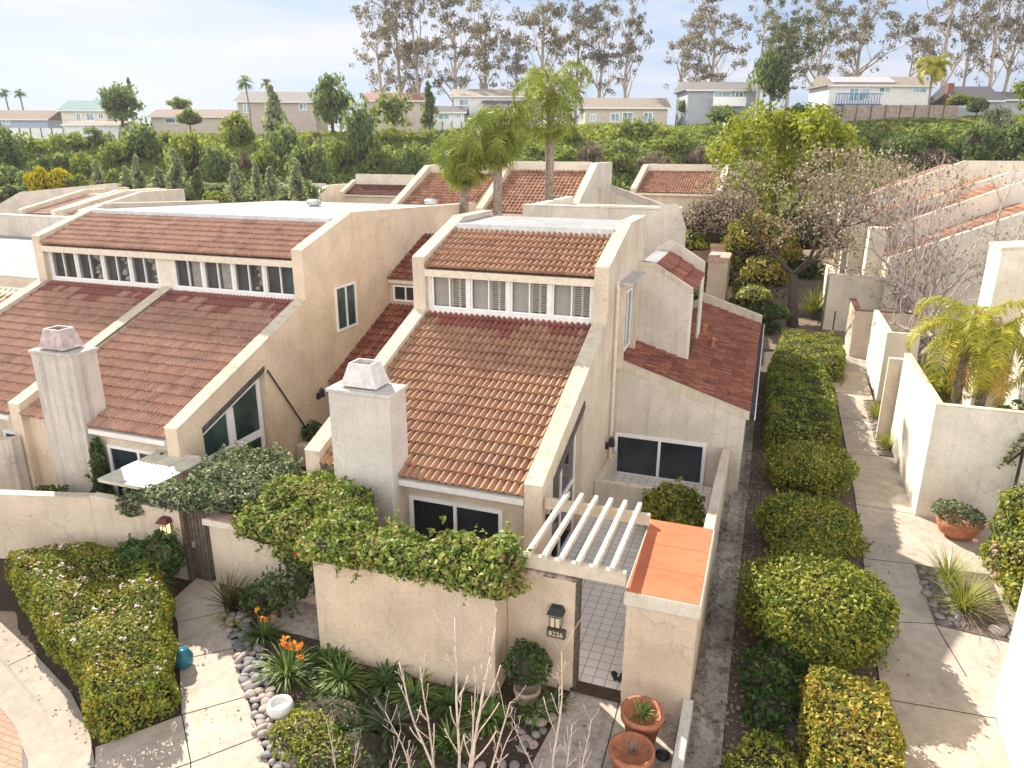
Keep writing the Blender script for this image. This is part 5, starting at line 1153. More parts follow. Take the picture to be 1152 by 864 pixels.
# slanting parapets and a roof strip seen between the houses
for lab, (p, q) in (('slanting stucco parapet over a dark roof strip, nearer of two', ((664, 206), (742, 241))), ('slanting stucco parapet over a dark roof strip, farther of two', ((672, 203), (765, 237)))):
    yy = 30 if 'nearer' in lab else 33
    a = U(*p, y=yy); b = U(*q, y=yy); t = thing('parapet_wall', lab, 'wall', (a[0], yy, 0))
    MB().prism([(0, 0), (b[0]-a[0], 0), (b[0]-a[0], b[2]), (0, a[2])], 0, .4, 'y').build('wall_panel', STG, t)
    MB().hexa([(0, .41, a[2]-.35), (b[0]-a[0], .41, b[2]-.35), (b[0]-a[0], 2.2, b[2]-.35), (0, 2.2, a[2]-.35)], [(0, .41, a[2]-.25), (b[0]-a[0], .41, b[2]-.25), (b[0]-a[0], 2.2, b[2]-.25), (0, 2.2, a[2]-.25)]).build('roof', TILEM, t)
# little capped pillars beyond the wing
for lab, px0, px1, py0, py1, D in (('small stucco pillar with a faded pink cap beside the far footpath, nearer one', 797, 820, 294, 336, 44), ('small stucco pillar with a faded pink cap, farther one behind the other', 800, 818, 279, 300, 49)):
    a = F(px0, py0, D); b = F(px1, py0, D); y0 = a[1]; g = hT(a[0], y0)
    t = MB().box(a[0], b[0], y0, y0+2.4, g-.3, a[2]).build('gate_pillar', STW); tag(t, lab, 'pillar'); MB().box(a[0]-.06, b[0]+.06, y0-.06, y0+2.46, a[2], a[2]+.28).build('cap', simple('faded_cap', (.60, .40, .32), .8, var=.2), t)
a = F(816, 336, 46); mb = MB()
pp = [F(836, 332, 42), F(815, 334, 42), F(822, 300, 49), F(832, 298, 49)]
pp = [(p[0], p[1]) for p in pp]; mb.poly([(p[0], p[1], hT(p[0], p[1])+.04) for p in pp]); struct('footpath', mb, CONC)
# right-hand houses
def tower(label, x, y, w, d, z, slope=0):
    t = thing('townhouse', label, 'townhouse', (x, y, 0))
    MB().prism([(0, 0), (w, 0), (w, z+slope*w), (0, z)], 0, d, 'y').build('wall', STL, t)
    MB().prism([(-.04, z+.001), (w, z+slope*w+.001), (w, z+slope*w+.08), (-.04, z+.08)], -.04, d+.04, 'y').build('coping', COPE, t); return t
t = tower('stucco house end with a sunlit white edge, behind the twin palms', 16.6, 15.2, 7, 1.6, 6.5, .1)
MB().box(1.2, 7, -.9, 0, 0, 4.4).build('porch_wall', STW, t)
t = tower('stucco house end at the right edge beside the dying palm fronds', 16.75, 10.9, 7, 1.4, 5.0, .15)
def rrow(label, y0, y1, x0, x1, z0, z1, mt=TILEF):
    g = hT(x0, y0); t = thing('townhouse', label, 'townhouse', (x0, y0, g))
    w = x1-x0; d = y1-y0; a = z0-g; b = z1-g
    MB().prism([(0, -.5), (w+5, -.5), (w+5, b-.1), (w, b-.1), (0, a-.1)], .4, d, 'y').build('wall', ST, t)
    tile_roof(t, mt, (-.1, d, a), (0, -(d-.4), 0), (w, 0, b-a), int((d-.4)/.26), 18, 4, .045, .05)
    w_ = MB().prism([(-.35, -.5), (w+5, -.5), (w+5, b+.4), (w, b+.4), (-.35, a+.3)], 0, .4, 'y').build('parapet_wall', STL, t)
    MB().box(w, w+5, .4, d, b-.08, b+.02).build('flat_roof', ROOFW, t)
    MB().prism([(-1.2, -.5), (-.36, -.5), (-.36, a+1.6), (-1.2, a+1.6)], d*.4, d*.4+1.3, 'y').build('chimney', STL, t)
    return t
rrow('house with a sloping orange roof, nearest of the stepped row on the right', 29.5, 34.8, 15.6, 22, 4.0, 6.9)
rrow('house with a sloping orange roof, second nearest in the stepped right-hand row', 35, 41, 15.2, 22, 4.7, 7.7)
rrow('house with a sloping orange roof, third back in the stepped right-hand row', 42, 48, 15.4, 23, 5.0, 8.0)
rrow('house with a sloping tiled roof, farthest of the stepped right-hand row', 50, 57, 14.5, 22, 5.4, 8.6)
t = wall('garden_wall', [(12.55, 30), (16.2, 30), (16.2, 33), (15.9, 33), (15.9, 30.3), (12.85, 30.3), (12.85, 34), (12.55, 34)], -.1, 3.2, STL, 'pale courtyard wall at the far bend of the footpath, behind the thin posts', cope=COPE)
t = wall('garden_wall', [(13.5, 24.8), (16.2, 24.8), (16.2, 25.1), (13.8, 25.1), (13.8, 28), (13.5, 28)], -.1, 2.3, ST, 'low courtyard wall with a reddish roofed shed behind the yellow palm frond', cope=TILEM)
for x in (12.35, 12.95):
    t = MB().tube([(x, 28.5, 0), (x, 28.5, 1.5)], .04, 6).build('post', WOODD); tag(t, 'thin dark post beside the far footpath', 'post', group='thin dark posts by the far path')
# ------------------------------------------------------------------ hillside: shrubs, trees, houses on the ridge
def ground_at(px, D):
    p = CAMPOS+FWD*D; q = F(px, 200, D); return q[0], q[1], hT(q[0], q[1])-.17
def shrub_proto(kind, i):
    rng = np.random.default_rng(100+i)
    E = [((0, 0, .45), (1, 1, .62))]
    for k in range(6):
        a = k*1.05+rng.uniform(-.3, .3); E.append(((.62*math.cos(a), .62*math.sin(a), .35+rng.uniform(-.1, .3)), (.48, .48, .42)))
    E.append(((.1, -.1, .85), (.5, .5, .4)))
    for k in range(5): E.append(((rng.uniform(-.8, .8), rng.uniform(-.8, .8), rng.uniform(.3, .95)), (rng.uniform(.22, .38),)*3))
    C, Nn = ell_pts(E, 115, rng, -.5, .22)
    fol = quads_mesh('foliage', leaves(C, Nn, .15, .62, 1.0, rng=rng), HILLL[kind])
    mb = MB()
    for c, r in E: core(mb, c, r, .80, 8)
    return fol, mb.mesh('branches', TWIG)
def clump_tree(kind, i, cone):
    rng = np.random.default_rng(300+i); Q = []; mb = MB(); n = 34 if cone else 40
    mb.tube([(0, 0, -.1), (.02, 0, .6), (0, .02, 1.8 if cone else 1.0)], [.05, .04, .012], 6)
    for k in range(n):
        a = rng.uniform(0, 6.283)
        if cone:
            z = .12+1.78*(k/n)**.9; r = .56*(1-(z/2.05)**1.3)*rng.uniform(.35, 1.0); q = .30*(1.15-z/2.2)*rng.uniform(.7, 1.2); qz = q*1.05
        else:
            th = rng.uniform(-.95, 1.4); rr = rng.uniform(.45, .92)*(1+.22*math.sin(a*2+i)); z = .62+.58*math.sin(th)*rr; r = .92*math.cos(th)*rr; q = rng.uniform(.20, .36); qz = q*.8
        c = (r*math.cos(a), r*math.sin(a), z)
        Q.append(clump(c, (q, q, qz), int(34+60*q), .125, .6, rng, .2))
        mb.tube([(0, 0, max(.1, z-.25)), tuple(np.array(c)*.55+np.array([0, 0, z*.42])), c], [.022, .014, .006], 4, False)
    if not cone:
        core(mb, (0, 0, .66), (.40, .40, .34), .9, 8)
    else: core(mb, (0, 0, .75), (.26, .26, .62), .9, 8)
    return quads_mesh('foliage', join(Q), HILLL[kind]), mb.mesh('branches', TWIG)
SP = {k: [shrub_proto(k, i+7*j) for i in range(2)] for j, k in enumerate(HILLL)}
CP = [clump_tree(k, i, True) for i, k in enumerate(('grey', 'grey', 'grey', 'dark', 'green'))]
TP = {k: [clump_tree(k, 20+i+5*j, False) for i in range(3)] for j, k in enumerate(HILLL)}
DESC = {'green': 'mid-green', 'bright': 'bright yellow-green', 'dark': 'dark', 'grey': 'grey-green', 'yellow': 'golden yellow', 'brown': 'dry brown'}
def hshrub(px, pyt, pyb, wpx, kind, D, label, cone=False, group='shrubs and trees on the hillside', name=None):
    x, y, g = ground_at(px, D); top = F(px, pyt, D)[2]; bot = F(px, pyb, D)[2]
    w = wpx*D/FPX/2*1.05; h = max(.8, top-bot)
    pr = random.choice(CP[:3] if kind == 'grey' else CP[3:]) if cone else random.choice(TP[kind] if h > 2.6 else SP[kind])
    z = bot
    t = thing(name or ('hillside_tree' if h > 3.5 else 'hillside_shrub'), label, 'tree' if h > 3.5 else 'shrub', (x, y, z), random.uniform(0, 6.28), group)
    k = 2.0 if cone else 1.25
    t.scale = (w/(.75 if cone else 1.12), w/(.75 if cone else 1.12), h/k)
    link('foliage', pr[0], t); link('branches', pr[1], t)
    if g < z-.3: 
        pass
    MB().tube([(0, 0, (g-z)/(h/k)-.1), (0, 0, .4)], [.08, .05], 6).build('trunk', BARK, t)
    return t
LM = ['below the blue-grey house', 'below the teal-roofed house', 'below the brown-roofed house', 'below the grey two-storey house', 'below the red-brown roof', 'below the white two-storey house', 'below the low tan house', 'below the grey balcony house', 'below the board fence', 'at its right end']
def lm(px):
    return LM[0] if px < 55 else LM[1] if px < 150 else LM[2] if px < 262 else LM[3] if px < 365 else LM[4] if px < 480 else LM[5] if px < 610 else LM[6] if px < 760 else LM[7] if px < 880 else LM[8] if px < 1070 else LM[9]
HS = [ # px, top, bottom, width, kind, D, cone, note
 (12, 140, 196, 60, 'dark', 88, 0, 'large dark round tree'), (8, 185, 222, 70, 'dark', 78, 0, 'dark shadowy shrub'), (45, 152, 186, 54, 'bright', 100, 0, 'wide sunlit yellow-green shrub'), (88, 150, 180, 56, 'bright', 102, 0, 'second sunlit yellow-green shrub'),
 (68, 172, 205, 60, 'dark', 90, 0, 'dark shrub in a hollow'), (96, 172, 202, 46, 'green', 88, 0, 'mid-green shrub'), (118, 143, 172, 34, 'dark', 104, 0, 'dark upright shrub'), (132, 160, 192, 44, 'green', 96, 0, 'rounded green shrub'),
 (165, 140, 200, 70, 'dark', 100, 0, 'big dark shrub mass'), (195, 148, 172, 30, 'bright', 104, 0, 'small bright shrub'), (218, 150, 205, 62, 'bright', 92, 0, 'large olive-green rounded tree'), (250, 165, 210, 50, 'dark', 88, 0, 'dark shrub between lighter ones'),
 (272, 127, 165, 52, 'bright', 104, 0, 'bright green rounded tree'), (300, 165, 205, 44, 'green', 92, 0, 'leafy green shrub'), (277, 172, 200, 30, 'brown', 94, 0, 'dry greyish shrub'), (322, 140, 205, 60, 'dark', 98, 0, 'tall dark tree mass'),
 (350, 160, 222, 60, 'dark', 86, 0, 'dark tree mass'), (362, 150, 170, 34, 'brown', 104, 0, 'dry reddish shrub'), (384, 158, 195, 40, 'green', 94, 0, 'yellow-flecked green shrub'), (404, 118, 205, 52, 'dark', 96, 0, 'tall dark tree'),
 (442, 142, 168, 56, 'bright', 104, 0, 'bright lime-topped shrub'), (432, 168, 205, 50, 'green', 94, 0, 'green shrub'), (460, 165, 210, 50, 'dark', 90, 0, 'dark shrub'), (482, 146, 176, 50, 'green', 104, 0, 'green ground-hugging shrub'), (505, 165, 205, 50, 'dark', 96, 0, 'dark shrub'),
 (543, 160, 196, 50, 'green', 98, 0, 'green shrub by the middle palm'), (600, 160, 190, 50, 'green', 98, 0, 'green shrub by the tallest palm'), (640, 142, 175, 46, 'bright', 103, 0, 'light green shrub'), (640, 168, 192, 40, 'green', 94, 0, 'small round shrub'),
 (712, 134, 165, 50, 'green', 104, 0, 'rounded dark-green mound'), (690, 160, 192, 56, 'dark', 98, 0, 'dark green mound'), (740, 140, 170, 50, 'bright', 104, 0, 'bright grassy mound'), (698, 172, 190, 28, 'bright', 92, 0, 'small pale green shrub'), (760, 150, 185, 60, 'green', 98, 0, 'broad green shrub'), (735, 172, 195, 50, 'brown', 92, 0, 'dry brown shrub'),
 (790, 165, 195, 56, 'brown', 94, 0, 'dry pinkish-brown shrub'), (800, 140, 165, 40, 'green', 104, 0, 'green shrub under the ridge'), (822, 148, 180, 40, 'brown', 98, 0, 'dry grey shrub'),
 (808, 118, 138, 44, 'dark', 109, 0, 'flat-topped dark bush'), (960, 140, 178, 60, 'dark', 100, 0, 'dark ground-cover shrub'), (1000, 142, 168, 44, 'green', 102, 0, 'green shrub under the fence'), (1010, 150, 182, 60, 'dark', 94, 0, 'dark shrub mass'), (1040, 146, 176, 54, 'green', 98, 0, 'olive shrub'), (1046, 168, 186, 44, 'brown', 92, 0, 'dry grey-brown shrub'),
 (1090, 140, 182, 60, 'dark', 94, 0, 'big dark shrub'), (1110, 120, 160, 50, 'grey', 104, 0, 'grey-green shrub on the crest'), (1136, 138, 178, 56, 'dark', 92, 0, 'dark edge-of-photo shrub'), (1142, 86, 125, 46, 'green', 106, 0, 'spreading olive tree on the crest'), (985, 138, 154, 24, 'bright', 104, 0, 'small yellowish shrub'),
 (870, 150, 185, 50, 'dark', 98, 0, 'dark shrub'), (915, 120, 150, 46, 'brown', 106, 0, 'bare pinkish shrub left of the fence'), (664, 160, 192, 40, 'brown', 90, 0, 'bare whitish shrub'), (580, 148, 172, 36, 'bright', 103, 0, 'bright shrub behind the palm crowns'),
 (110, 178, 222, 28, 'grey', 66, 1, 'grey-green pointed tree'), (142, 185, 224, 30, 'grey', 64, 1, 'grey-green pointed tree'), (156, 172, 222, 26, 'grey', 66, 1, 'grey-green pointed tree'), (178, 186, 224, 34, 'grey', 64, 1, 'grey-green pointed tree'), (198, 166, 222, 36, 'grey', 66, 1, 'tallest grey-green pointed tree'), (222, 188, 222, 30, 'green', 64, 1, 'green pointed tree'),
 (264, 182, 222, 32, 'grey', 62, 1, 'grey-green pointed tree'), (288, 178, 218, 20, 'grey', 64, 1, 'grey-green slim pointed tree'), (304, 186, 220, 26, 'grey', 62, 1, 'grey-green pointed tree'), (334, 176, 222, 28, 'grey', 64, 1, 'grey-green leaning pointed tree'),
 (45, 188, 214, 26, 'yellow', 62, 0, 'left golden yellow shrub'), (68, 189, 214, 26, 'yellow', 62, 0, 'right golden yellow shrub'), (88, 196, 214, 26, 'bright', 62, 0, 'small lime shrub'), (238, 215, 238, 26, 'bright', 56, 0, 'very small bright shrub'), (130, 190, 214, 24, 'bright', 66, 0, 'lime shrub between pointed trees'), (120, 205, 226, 110, 'dark', 70, 0, 'long dark shrub band'), (230, 205, 226, 110, 'dark', 70, 0, 'long dark shrub band'), (330, 200, 230, 80, 'dark', 70, 0, 'long dark shrub band'), (30, 205, 228, 80, 'dark', 72, 0, 'long dark shrub band')]
seen = {}
for i, (px, a, b, w, kd, D, cn, note) in enumerate(HS):
    where = lm(px); lev = 'high on' if D >= 100 else 'midway up' if D >= 90 else 'low on'
    lab = '%s %s the slope %s' % (note, lev, where); seen[lab] = seen.get(lab, 0)+1
    if seen[lab] > 1: lab = '%s %s the slope %s, %s one' % (note, lev, where, ('second', 'third', 'fourth', 'fifth')[seen[lab]-2])
    hshrub(px, a, b+4, w, kd, D, lab, cn)
# trees on the ridge
for (px, a, b, w, kd, D, cn, lab) in ((147, 95, 138, 54, 'dark', 132, 0, 'broad round tree on the ridge right of the teal-roofed house'), (160, 86, 120, 13, 'dark', 140, 1, 'dark slim cypress on the ridge behind the broad round tree'), (213, 110, 128, 26, 'green', 150, 0, 'small green tree behind the brown roof on the left ridge'), (221, 123, 140, 24, 'green', 128, 0, 'small rounded olive tree in front of the brown-roofed house'),
    (314, 92, 170, 44, 'grey', 108, 1, 'tall dark grey-green conifer in front of the grey two-storey house'), (378, 84, 142, 56, 'dark', 112, 0, 'large dark conifer clump right of the grey two-storey house'), (445, 106, 145, 46, 'green', 112, 0, 'round green tree in front of the red-brown roof'), (485, 90, 145, 26, 'green', 110, 1, 'slender green tree left of the white two-storey house'),
    (858, 60, 120, 50, 'dark', 113, 0, 'dark spreading lower growth beside the tall dark pine'), (888, 118, 150, 60, 'dark', 110, 0, 'dark undergrowth at the foot of the tall dark pine'), (765, 112, 126, 14, 'green', 119, 0, 'small green shrub between the low tan house and the grey balcony house'), (1063, 105, 118, 22, 'bright', 112, 0, 'bright shrub between the white house and the dark-roofed one'), (1085, 108, 126, 20, 'dark', 109, 0, 'dark clipped shrub at the end of the board fence')):
    hshrub(px, a, b, w, kd, D, lab, cn, group='trees and shrubs along the ridge', name='ridge_tree')
# eucalyptus row
def euc_proto(seed, style):
    rng = random.Random(seed); mb = MB(); tips = []; r2 = np.random.default_rng(seed)
    H = 20.0; lean = rng.uniform(-1.2, 1.2)
    pts = [Vector((0, 0, -1)), Vector((lean*.2, 0, H*.2)), Vector((lean*.6, .3, H*.42)), Vector((lean, .2, H*.6)), Vector((lean*1.3, 0, H*.8))]
    mb.tube(pts, [.42, .36, .28, .2, .1], 7); tips.append((pts[-1], Vector((0, 0, 1))))
    n = {'bushy': 12, 'open': 9, 'slim': 9}[style]; sp = {'bushy': 1.0, 'open': 1.15, 'slim': .6}[style]
    for i in range(n):
        f = .20+.6*i/n; k = f*H; j = 1 if k < H*.42 else 2 if k < H*.6 else 3
        p = pts[j].lerp(pts[min(4, j+1)], rng.uniform(0, .9)); a = rng.uniform(0, 6.28); e = rng.uniform(.55, 1.1)
        limb(mb, p, (math.cos(a)*math.cos(e)*sp, math.sin(a)*math.cos(e)*sp, math.sin(e)), H*rng.uniform(.15, .24), .17, 2, tips, .5, (2, 2), rng, .25, 5, .68, .5, .55)
    Q = []
    for p, d in tips:
        r = rng.uniform(.7, 1.25); c = np.array(p)
        Q.append(clump(c+[0, 0, .2], (r, r, r*.65), 54, .42, .42, r2, .8)); Q.append(clump(c+r2.normal(size=3)*[1.0, 1.0, .8]-[0, 0, .6], (r*.7, r*.7, r*.6), 20, .42, .38, r2, .8))
    return mb.mesh('trunk', BARKP, True), quads_mesh('crown', join(Q), L_EUC)
EP = {s: [euc_proto(40+i*3+k, s) for k in range(2)] for i, s in enumerate(('bushy', 'open', 'slim'))}
EU = [(432, 18, 70, 'open', 150, 'leaning out to the left at the end of the row'), (457, -6, 48, 'slim', 156, 'second from the left end of the row'), (476, -14, 44, 'slim', 152, 'behind the left end of the white house roof'), (512, 8, 72, 'bushy', 148, 'the bushiest above the left part of the white house'), (549, 12, 52, 'slim', 155, 'slim one above the middle of the white house'), (581, 26, 56, 'open', 150, 'lower one above the right part of the white house'), (606, -14, 52, 'slim', 154, 'tall one right of the white house roof, behind the tallest palm'), (645, -2, 54, 'bushy', 152, 'full one right of the tallest palm'), (669, 12, 44, 'slim', 148, 'leaning one left of the isolated tree'), (699, 4, 40, 'slim', 146, 'isolated one with a clear gap of sky on its right'),
      (760, 28, 56, 'open', 148, 'left of the grey balcony house, low drooping crown'), (790, 2, 66, 'bushy', 152, 'above the grey balcony house'), (844, -4, 56, 'open', 150, 'behind the right end of the grey balcony house'), (905, -12, 60, 'bushy', 152, 'just right of the tall dark pine'), (948, -2, 72, 'bushy', 156, 'above the solar panels of the white house'), (1006, 30, 44, 'open', 152, 'short one above the right part of the white house'), (1044, -26, 78, 'open', 140, 'with a bare forked trunk right of the white house'), (1066, -10, 50, 'open', 146, 'leaning one behind the yellow palm'), (1096, -30, 66, 'open', 138, 'with twin bare pinkish trunks above the dark roof'), (1110, -26, 60, 'open', 139, 'right-hand bare trunk above the dark roof'), (1146, -10, 50, 'bushy', 142, 'cut by the upper right corner')]
for i, (px, top, w, s, D, where) in enumerate(EU):
    x, y, g = ground_at(px, D); z = F(px, top, D)[2]; h = z-g
    tr, cr = random.choice(EP[s]); k = h/19.0; wk = w*D/FPX/{'bushy': 11.0, 'open': 12.0, 'slim': 8.0}[s]
    t = thing('eucalyptus_tree', 'brownish eucalyptus, %s' % where, 'tree', (x, y, g), random.uniform(0, 6.28), 'eucalyptus trees along the ridge'); t.scale = (wk, wk, k)
    link('trunk', tr, t); link('crown', cr, t)
x, y, g = ground_at(876, 113); z = F(876, 2, 113)[2]; tr, cr = EP['bushy'][0]; L_PINE = leafmat('leaf_pine', [(.05, .07, .035), (.10, .125, .06), (.16, .18, .09), (.22, .22, .13)], .3, spec=.08)
t = thing('pine_tree', 'tall dark pine in front of the ridge, right of the grey balcony house', 'tree', (x, y, g), 1.0); t.scale = (.72, .72, (z-g)/19.0)
cr2 = cr.copy(); cr2.materials.clear(); cr2.materials.append(L_PINE); link('trunk', tr, t); link('crown', cr2, t)
cr3 = EP['slim'][1][1].copy(); cr3.materials.clear(); cr3.materials.append(L_PINE); q = link('crown', cr3, t); q.scale = (1.2, 1.2, .75)
# palms on the ridge
def fanpalm(label, px, top, base, D, n=26, L=1.5, r=.16):
    x, y, g = ground_at(px, D); zt = F(px, top, D)[2]; t = thing('palm_tree', label, 'palm', (x, y, g)); h = zt-g
    MB().tube([(0, 0, -.3), (.25, 0, h*.5), (-.1, 0, h)], [r*1.3, r, r*.9], 7).build('trunk', BARKPALM, t)
    Q = []
    for i in range(n):
        a = random.uniform(0, 6.28); e = random.uniform(-.7, 1.2); d = np.array([math.cos(a)*math.cos(e), math.sin(a)*math.cos(e), math.sin(e)]); s = np.cross(d, [0, 0, 1]); s = s/np.linalg.norm(s); c = np.array([-.1, 0, h])
        for k in range(5):
            dd = nrm(d+s*(k-2)*.22); ss = np.cross(dd, [0, 0, 1])*.09; m_ = c+dd*L*.6; q = c+dd*L+np.array([0, 0, -.25*L])
            Q.append([c, m_-ss, q, m_+ss])
    link('crown', quads_mesh('crown', np.array(Q), HILLL['dark']), t)
fanpalm('slim fan palm on the skyline, left one of the pair behind the blue-grey house', 24, 105, 125, 160); fanpalm('slim fan palm on the skyline, right one of the pair behind the blue-grey house', 40, 105, 125, 160)
fanpalm('small palm on the skyline above the brown-roofed house', 219, 118, 125, 150, 16, 1.2); fanpalm('palm with a feathery top left of the grey two-storey house', 287, 92, 120, 122, 26, 1.7, .12); fanpalm('small dark palm top behind the tall grey-green conifer', 310, 94, 120, 128, 20, 1.4)
x, y, g = ground_at(1034, 112); zt = F(1044, 74, 112)[2]
palm('yellow-green feather palm on the ridge beside the blue-balcony house', (F(1048, 100, 112)[0], F(1048, 100, 112)[1], hT(x, y)-.2), zt-hT(x, y), .16, 13, 3.4, L_PALMY, None, 51, 0, (-.3, 0), .9, .9, (-.3, 1.2), .10, 1.2)
# houses on the ridge
WALLC = {n: simple('siding_'+n, c, .8, var=.08, scale=2) for n, c in (('white', (.70, .70, .70)), ('grey', (.36, .38, .42)), ('blue', (.34, .40, .50)), ('tan', (.52, .46, .40)), ('pink', (.48, .40, .37)), ('cream', (.62, .58, .50)))}
ROOFC = {n: simple('shingle_'+n, c, .9, var=.2, scale=3) for n, c in (('brown', (.20, .14, .11)), ('grey', (.22, .20, .20)), ('teal', (.16, .27, .27)), ('red', (.28, .15, .12)), ('dark', (.12, .11, .12)), ('tan', (.30, .25, .21)))}
GLB = glass('glass_pale_blue', (.16, .30, .34))
def rhouse(label, x0, x1, ridge, eave, base, D, wc, rc, wins=(), depth=8, hip=False, over=.5, name='house', extra=None):
    a = F(x0, base, D); b = F(x1, base, D); W = np.linalg.norm((b-a)[:2]); z0 = a[2]; ze = F((x0+x1)/2, eave, D)[2]-z0; zr = F((x0+x1)/2, ridge, D+depth*.45)[2]-z0
    t = thing(name, label, 'house', (a[0], a[1], z0), _ya)
    MB().box(0, W, 0, depth, -2.5, ze).build('wall', WALLC[wc], t)
    mb = MB(); o = over; th = .16
    i = min(W*.35, depth*.5) if hip else -o
    A = [(-o, -o, ze-.05), (W+o, -o, ze-.05), (W+o, depth+o, ze-.05), (-o, depth+o, ze-.05)]; R0 = (i, depth/2, zr); R1 = (W-i, depth/2, zr)
    mb.poly([A[0], A[1], R1, R0]); mb.poly([A[2], A[3], R0, R1]); mb.poly([A[1], A[2], R1]); mb.poly([A[3], A[0], R0]); mb.poly([A[3], A[2], A[1], A[0]])
    mb.build('roof', ROOFC[rc], t)
    MB().box(-o, W+o, -o-.04, -o, ze-.22, ze-.02).build('fascia', TRIM, t)
    for (wx0, wx1, wy0, wy1) in wins:
        p = F(wx0, wy0, D); q = F(wx1, wy1, D); u0 = np.dot(p-a, _rt); u1 = np.dot(q-a, _rt)
        win(t, (u0, -.01, q[2]-z0), (1, 0, 0), u1-u0, p[2]-q[2], (0, -1, 0), 2, .12, GLB, VINYL, .06)
    return t, a, W, ze, zr
rhouse('pale blue-grey house with a brown roof at the far left of the ridge', -25, 57, 124, 134, 158, 150, 'blue', 'brown', [(2, 12, 133, 140)], hip=False)
t, a, W, ze, zr = rhouse('two-storey house with a teal metal roof on the left ridge', 71, 122, 113, 124, 142, 150, 'cream', 'teal', [(85, 92, 127, 137), (96, 107, 127, 136), (110, 117, 127, 134)], hip=False)
rhouse('low white house with a flat brown roof in front of the teal-roofed one', 76, 136, 136, 140, 160, 136, 'white', 'brown', [(92, 112, 143, 152)])
rhouse('long low house with a brown roof on the left ridge, behind small trees', 172, 262, 123, 131, 150, 140, 'tan', 'brown', [(185, 210, 133, 139)])
rhouse('grey two-storey house half hidden by conifers', 270, 356, 103, 114, 146, 126, 'pink', 'grey', [(273, 282, 117, 127), (336, 346, 116, 124)])
rhouse('low house with a red-brown roof left of the palms', 412, 482, 104, 113, 140, 136, 'tan', 'red', [(428, 440, 114, 122)])
t, a, W, ze, zr = rhouse('white two-storey house with a brown roof and dark eaves above the palms', 511, 610, 100, 108, 140, 122, 'white', 'tan', [(516, 528, 111, 119), (545, 557, 111, 119)])
rhouse('small white house with a dark roof, left of the white two-storey house', 488, 522, 119, 126, 145, 116, 'white', 'dark', [(493, 506, 128, 135), (513, 519, 127, 134)], depth=6)
rhouse('small annex with a dark pitched roof on the right of the white two-storey house', 545, 600, 113, 122, 140, 118, 'pink', 'dark', [])
rhouse('low tan house with a long brown roof on the ridge right of the palms', 658, 750, 110, 121, 142, 119, 'tan', 'tan', [(687, 697, 127, 137), (700, 712, 126, 137), (724, 734, 126, 137), (664, 670, 128, 136)])
t, a, W, ze, zr = rhouse('grey two-storey house with a white balcony on the ridge', 772, 848, 92, 101, 135, 117, 'grey', 'grey', [(803, 822, 103, 116), (827, 836, 103, 110)])
p = F(802, 109, 116); q = F(838, 118, 116); mb = MB(); u0 = np.dot(p-a, _rt); u1 = np.dot(q-a, _rt); mb.box(u0, u1, -1.4, -.0, q[2]-a[2]-.2, q[2]-a[2]); mb.box(u0, u1, -1.42, -1.34, q[2]-a[2], p[2]-a[2]); mb.build('balcony', VINYL, t)
t, a, W, ze, zr = rhouse('white house with solar panels on its roof and a blue balcony, on the right ridge', 930, 1044, 86, 96, 124, 119, 'white', 'tan', [(956, 965, 99, 114), (972, 977, 99, 112), (989, 1002, 98, 105), (1027, 1042, 98, 105), (967, 971, 99, 114)])
for k in range(6):
    f = (.04+.105*k)*W; yy0, yy1 = .6, 3.3; zz = lambda yv: (ze-.05)+(zr-ze+.05)*((yv+.5)/4.5)+.1
    MB().hexa([(f, yy0, zz(yy0)), (f+.098*W, yy0, zz(yy0)), (f+.098*W, yy1, zz(yy1)), (f, yy1, zz(yy1))], [(f, yy0, zz(yy0)+.06), (f+.098*W, yy0, zz(yy0)+.06), (f+.098*W, yy1, zz(yy1)+.06), (f, yy1, zz(yy1)+.06)]).build('solar_panel', simple('solar_panel', (.55, .53, .55), .35, var=.05), t)
BLUE = simple('balcony_blue', (.05, .16, .36), .6); p = F(940, 105, 118); q = F(990, 117, 118); u0 = np.dot(p-a, _rt); u1 = np.dot(q-a, _rt); zb = q[2]-a[2]; zt = p[2]-a[2]
mb = MB(); mb.box(u0, u1, -1.5, 0, zb-.15, zb); mb.box(u0, u1, -1.52, -1.42, zt-.12, zt)
for k in range(17): mb.box(u0+(u1-u0)*k/17, u0+(u1-u0)*k/17+.08, -1.51, -1.44, zb, zt-.12)
mb.build('balcony', BLUE, t)
t, a, W, ze, zr = rhouse('house with a dark pitched roof and brick chimney at the right end of the ridge', 1074, 1122, 97, 113, 130, 117, 'grey', 'dark', [(1080, 1092, 115, 121)])
MB().box(-.6, .3, 2, 3, 1, F(1066, 92, 117)[2]-a[2]).build('chimney', simple('brick_red', (.22, .10, .08), .9), t)
rhouse('dark-roofed house cut by the right edge, behind the spreading olive tree', 1108, 1180, 103, 112, 126, 121, 'grey', 'dark', [])
# fences
def ridgefence(label, x0, x1, top, bot, D, m, npan):
    a = F(x0, bot, D); b = F(x1, bot, D); W = np.linalg.norm((b-a)[:2]); h = F(x0, top, D)[2]-a[2]
    t = thing('fence', label, 'fence', (a[0], a[1], a[2]), math.atan2((b-a)[1], (b-a)[0]))
    for k in range(npan):
        u = W*k/npan; MB().box(u+.04, u+W/npan-.04, -.03, .03, -.6, h).build('fence_panel', m, t); MB().box(u-.06, u+.06, -.12, .0, -.6, h+.08).build('post', WOODD, t)
ridgefence('brown board fence with dark posts below the white house with the blue balcony', 946, 1076, 118, 134, 109, simple('fence_wood', (.30, .24, .20), .9, var=.25, scale=3), 8)
ridgefence('low white boundary fence in front of the blue-grey house at the far left', 12, 72, 144, 156, 128, WALLC['white'], 5)
ridgefence('white garden fence below the white two-storey house', 487, 530, 137, 145, 113, WALLC['white'], 4)
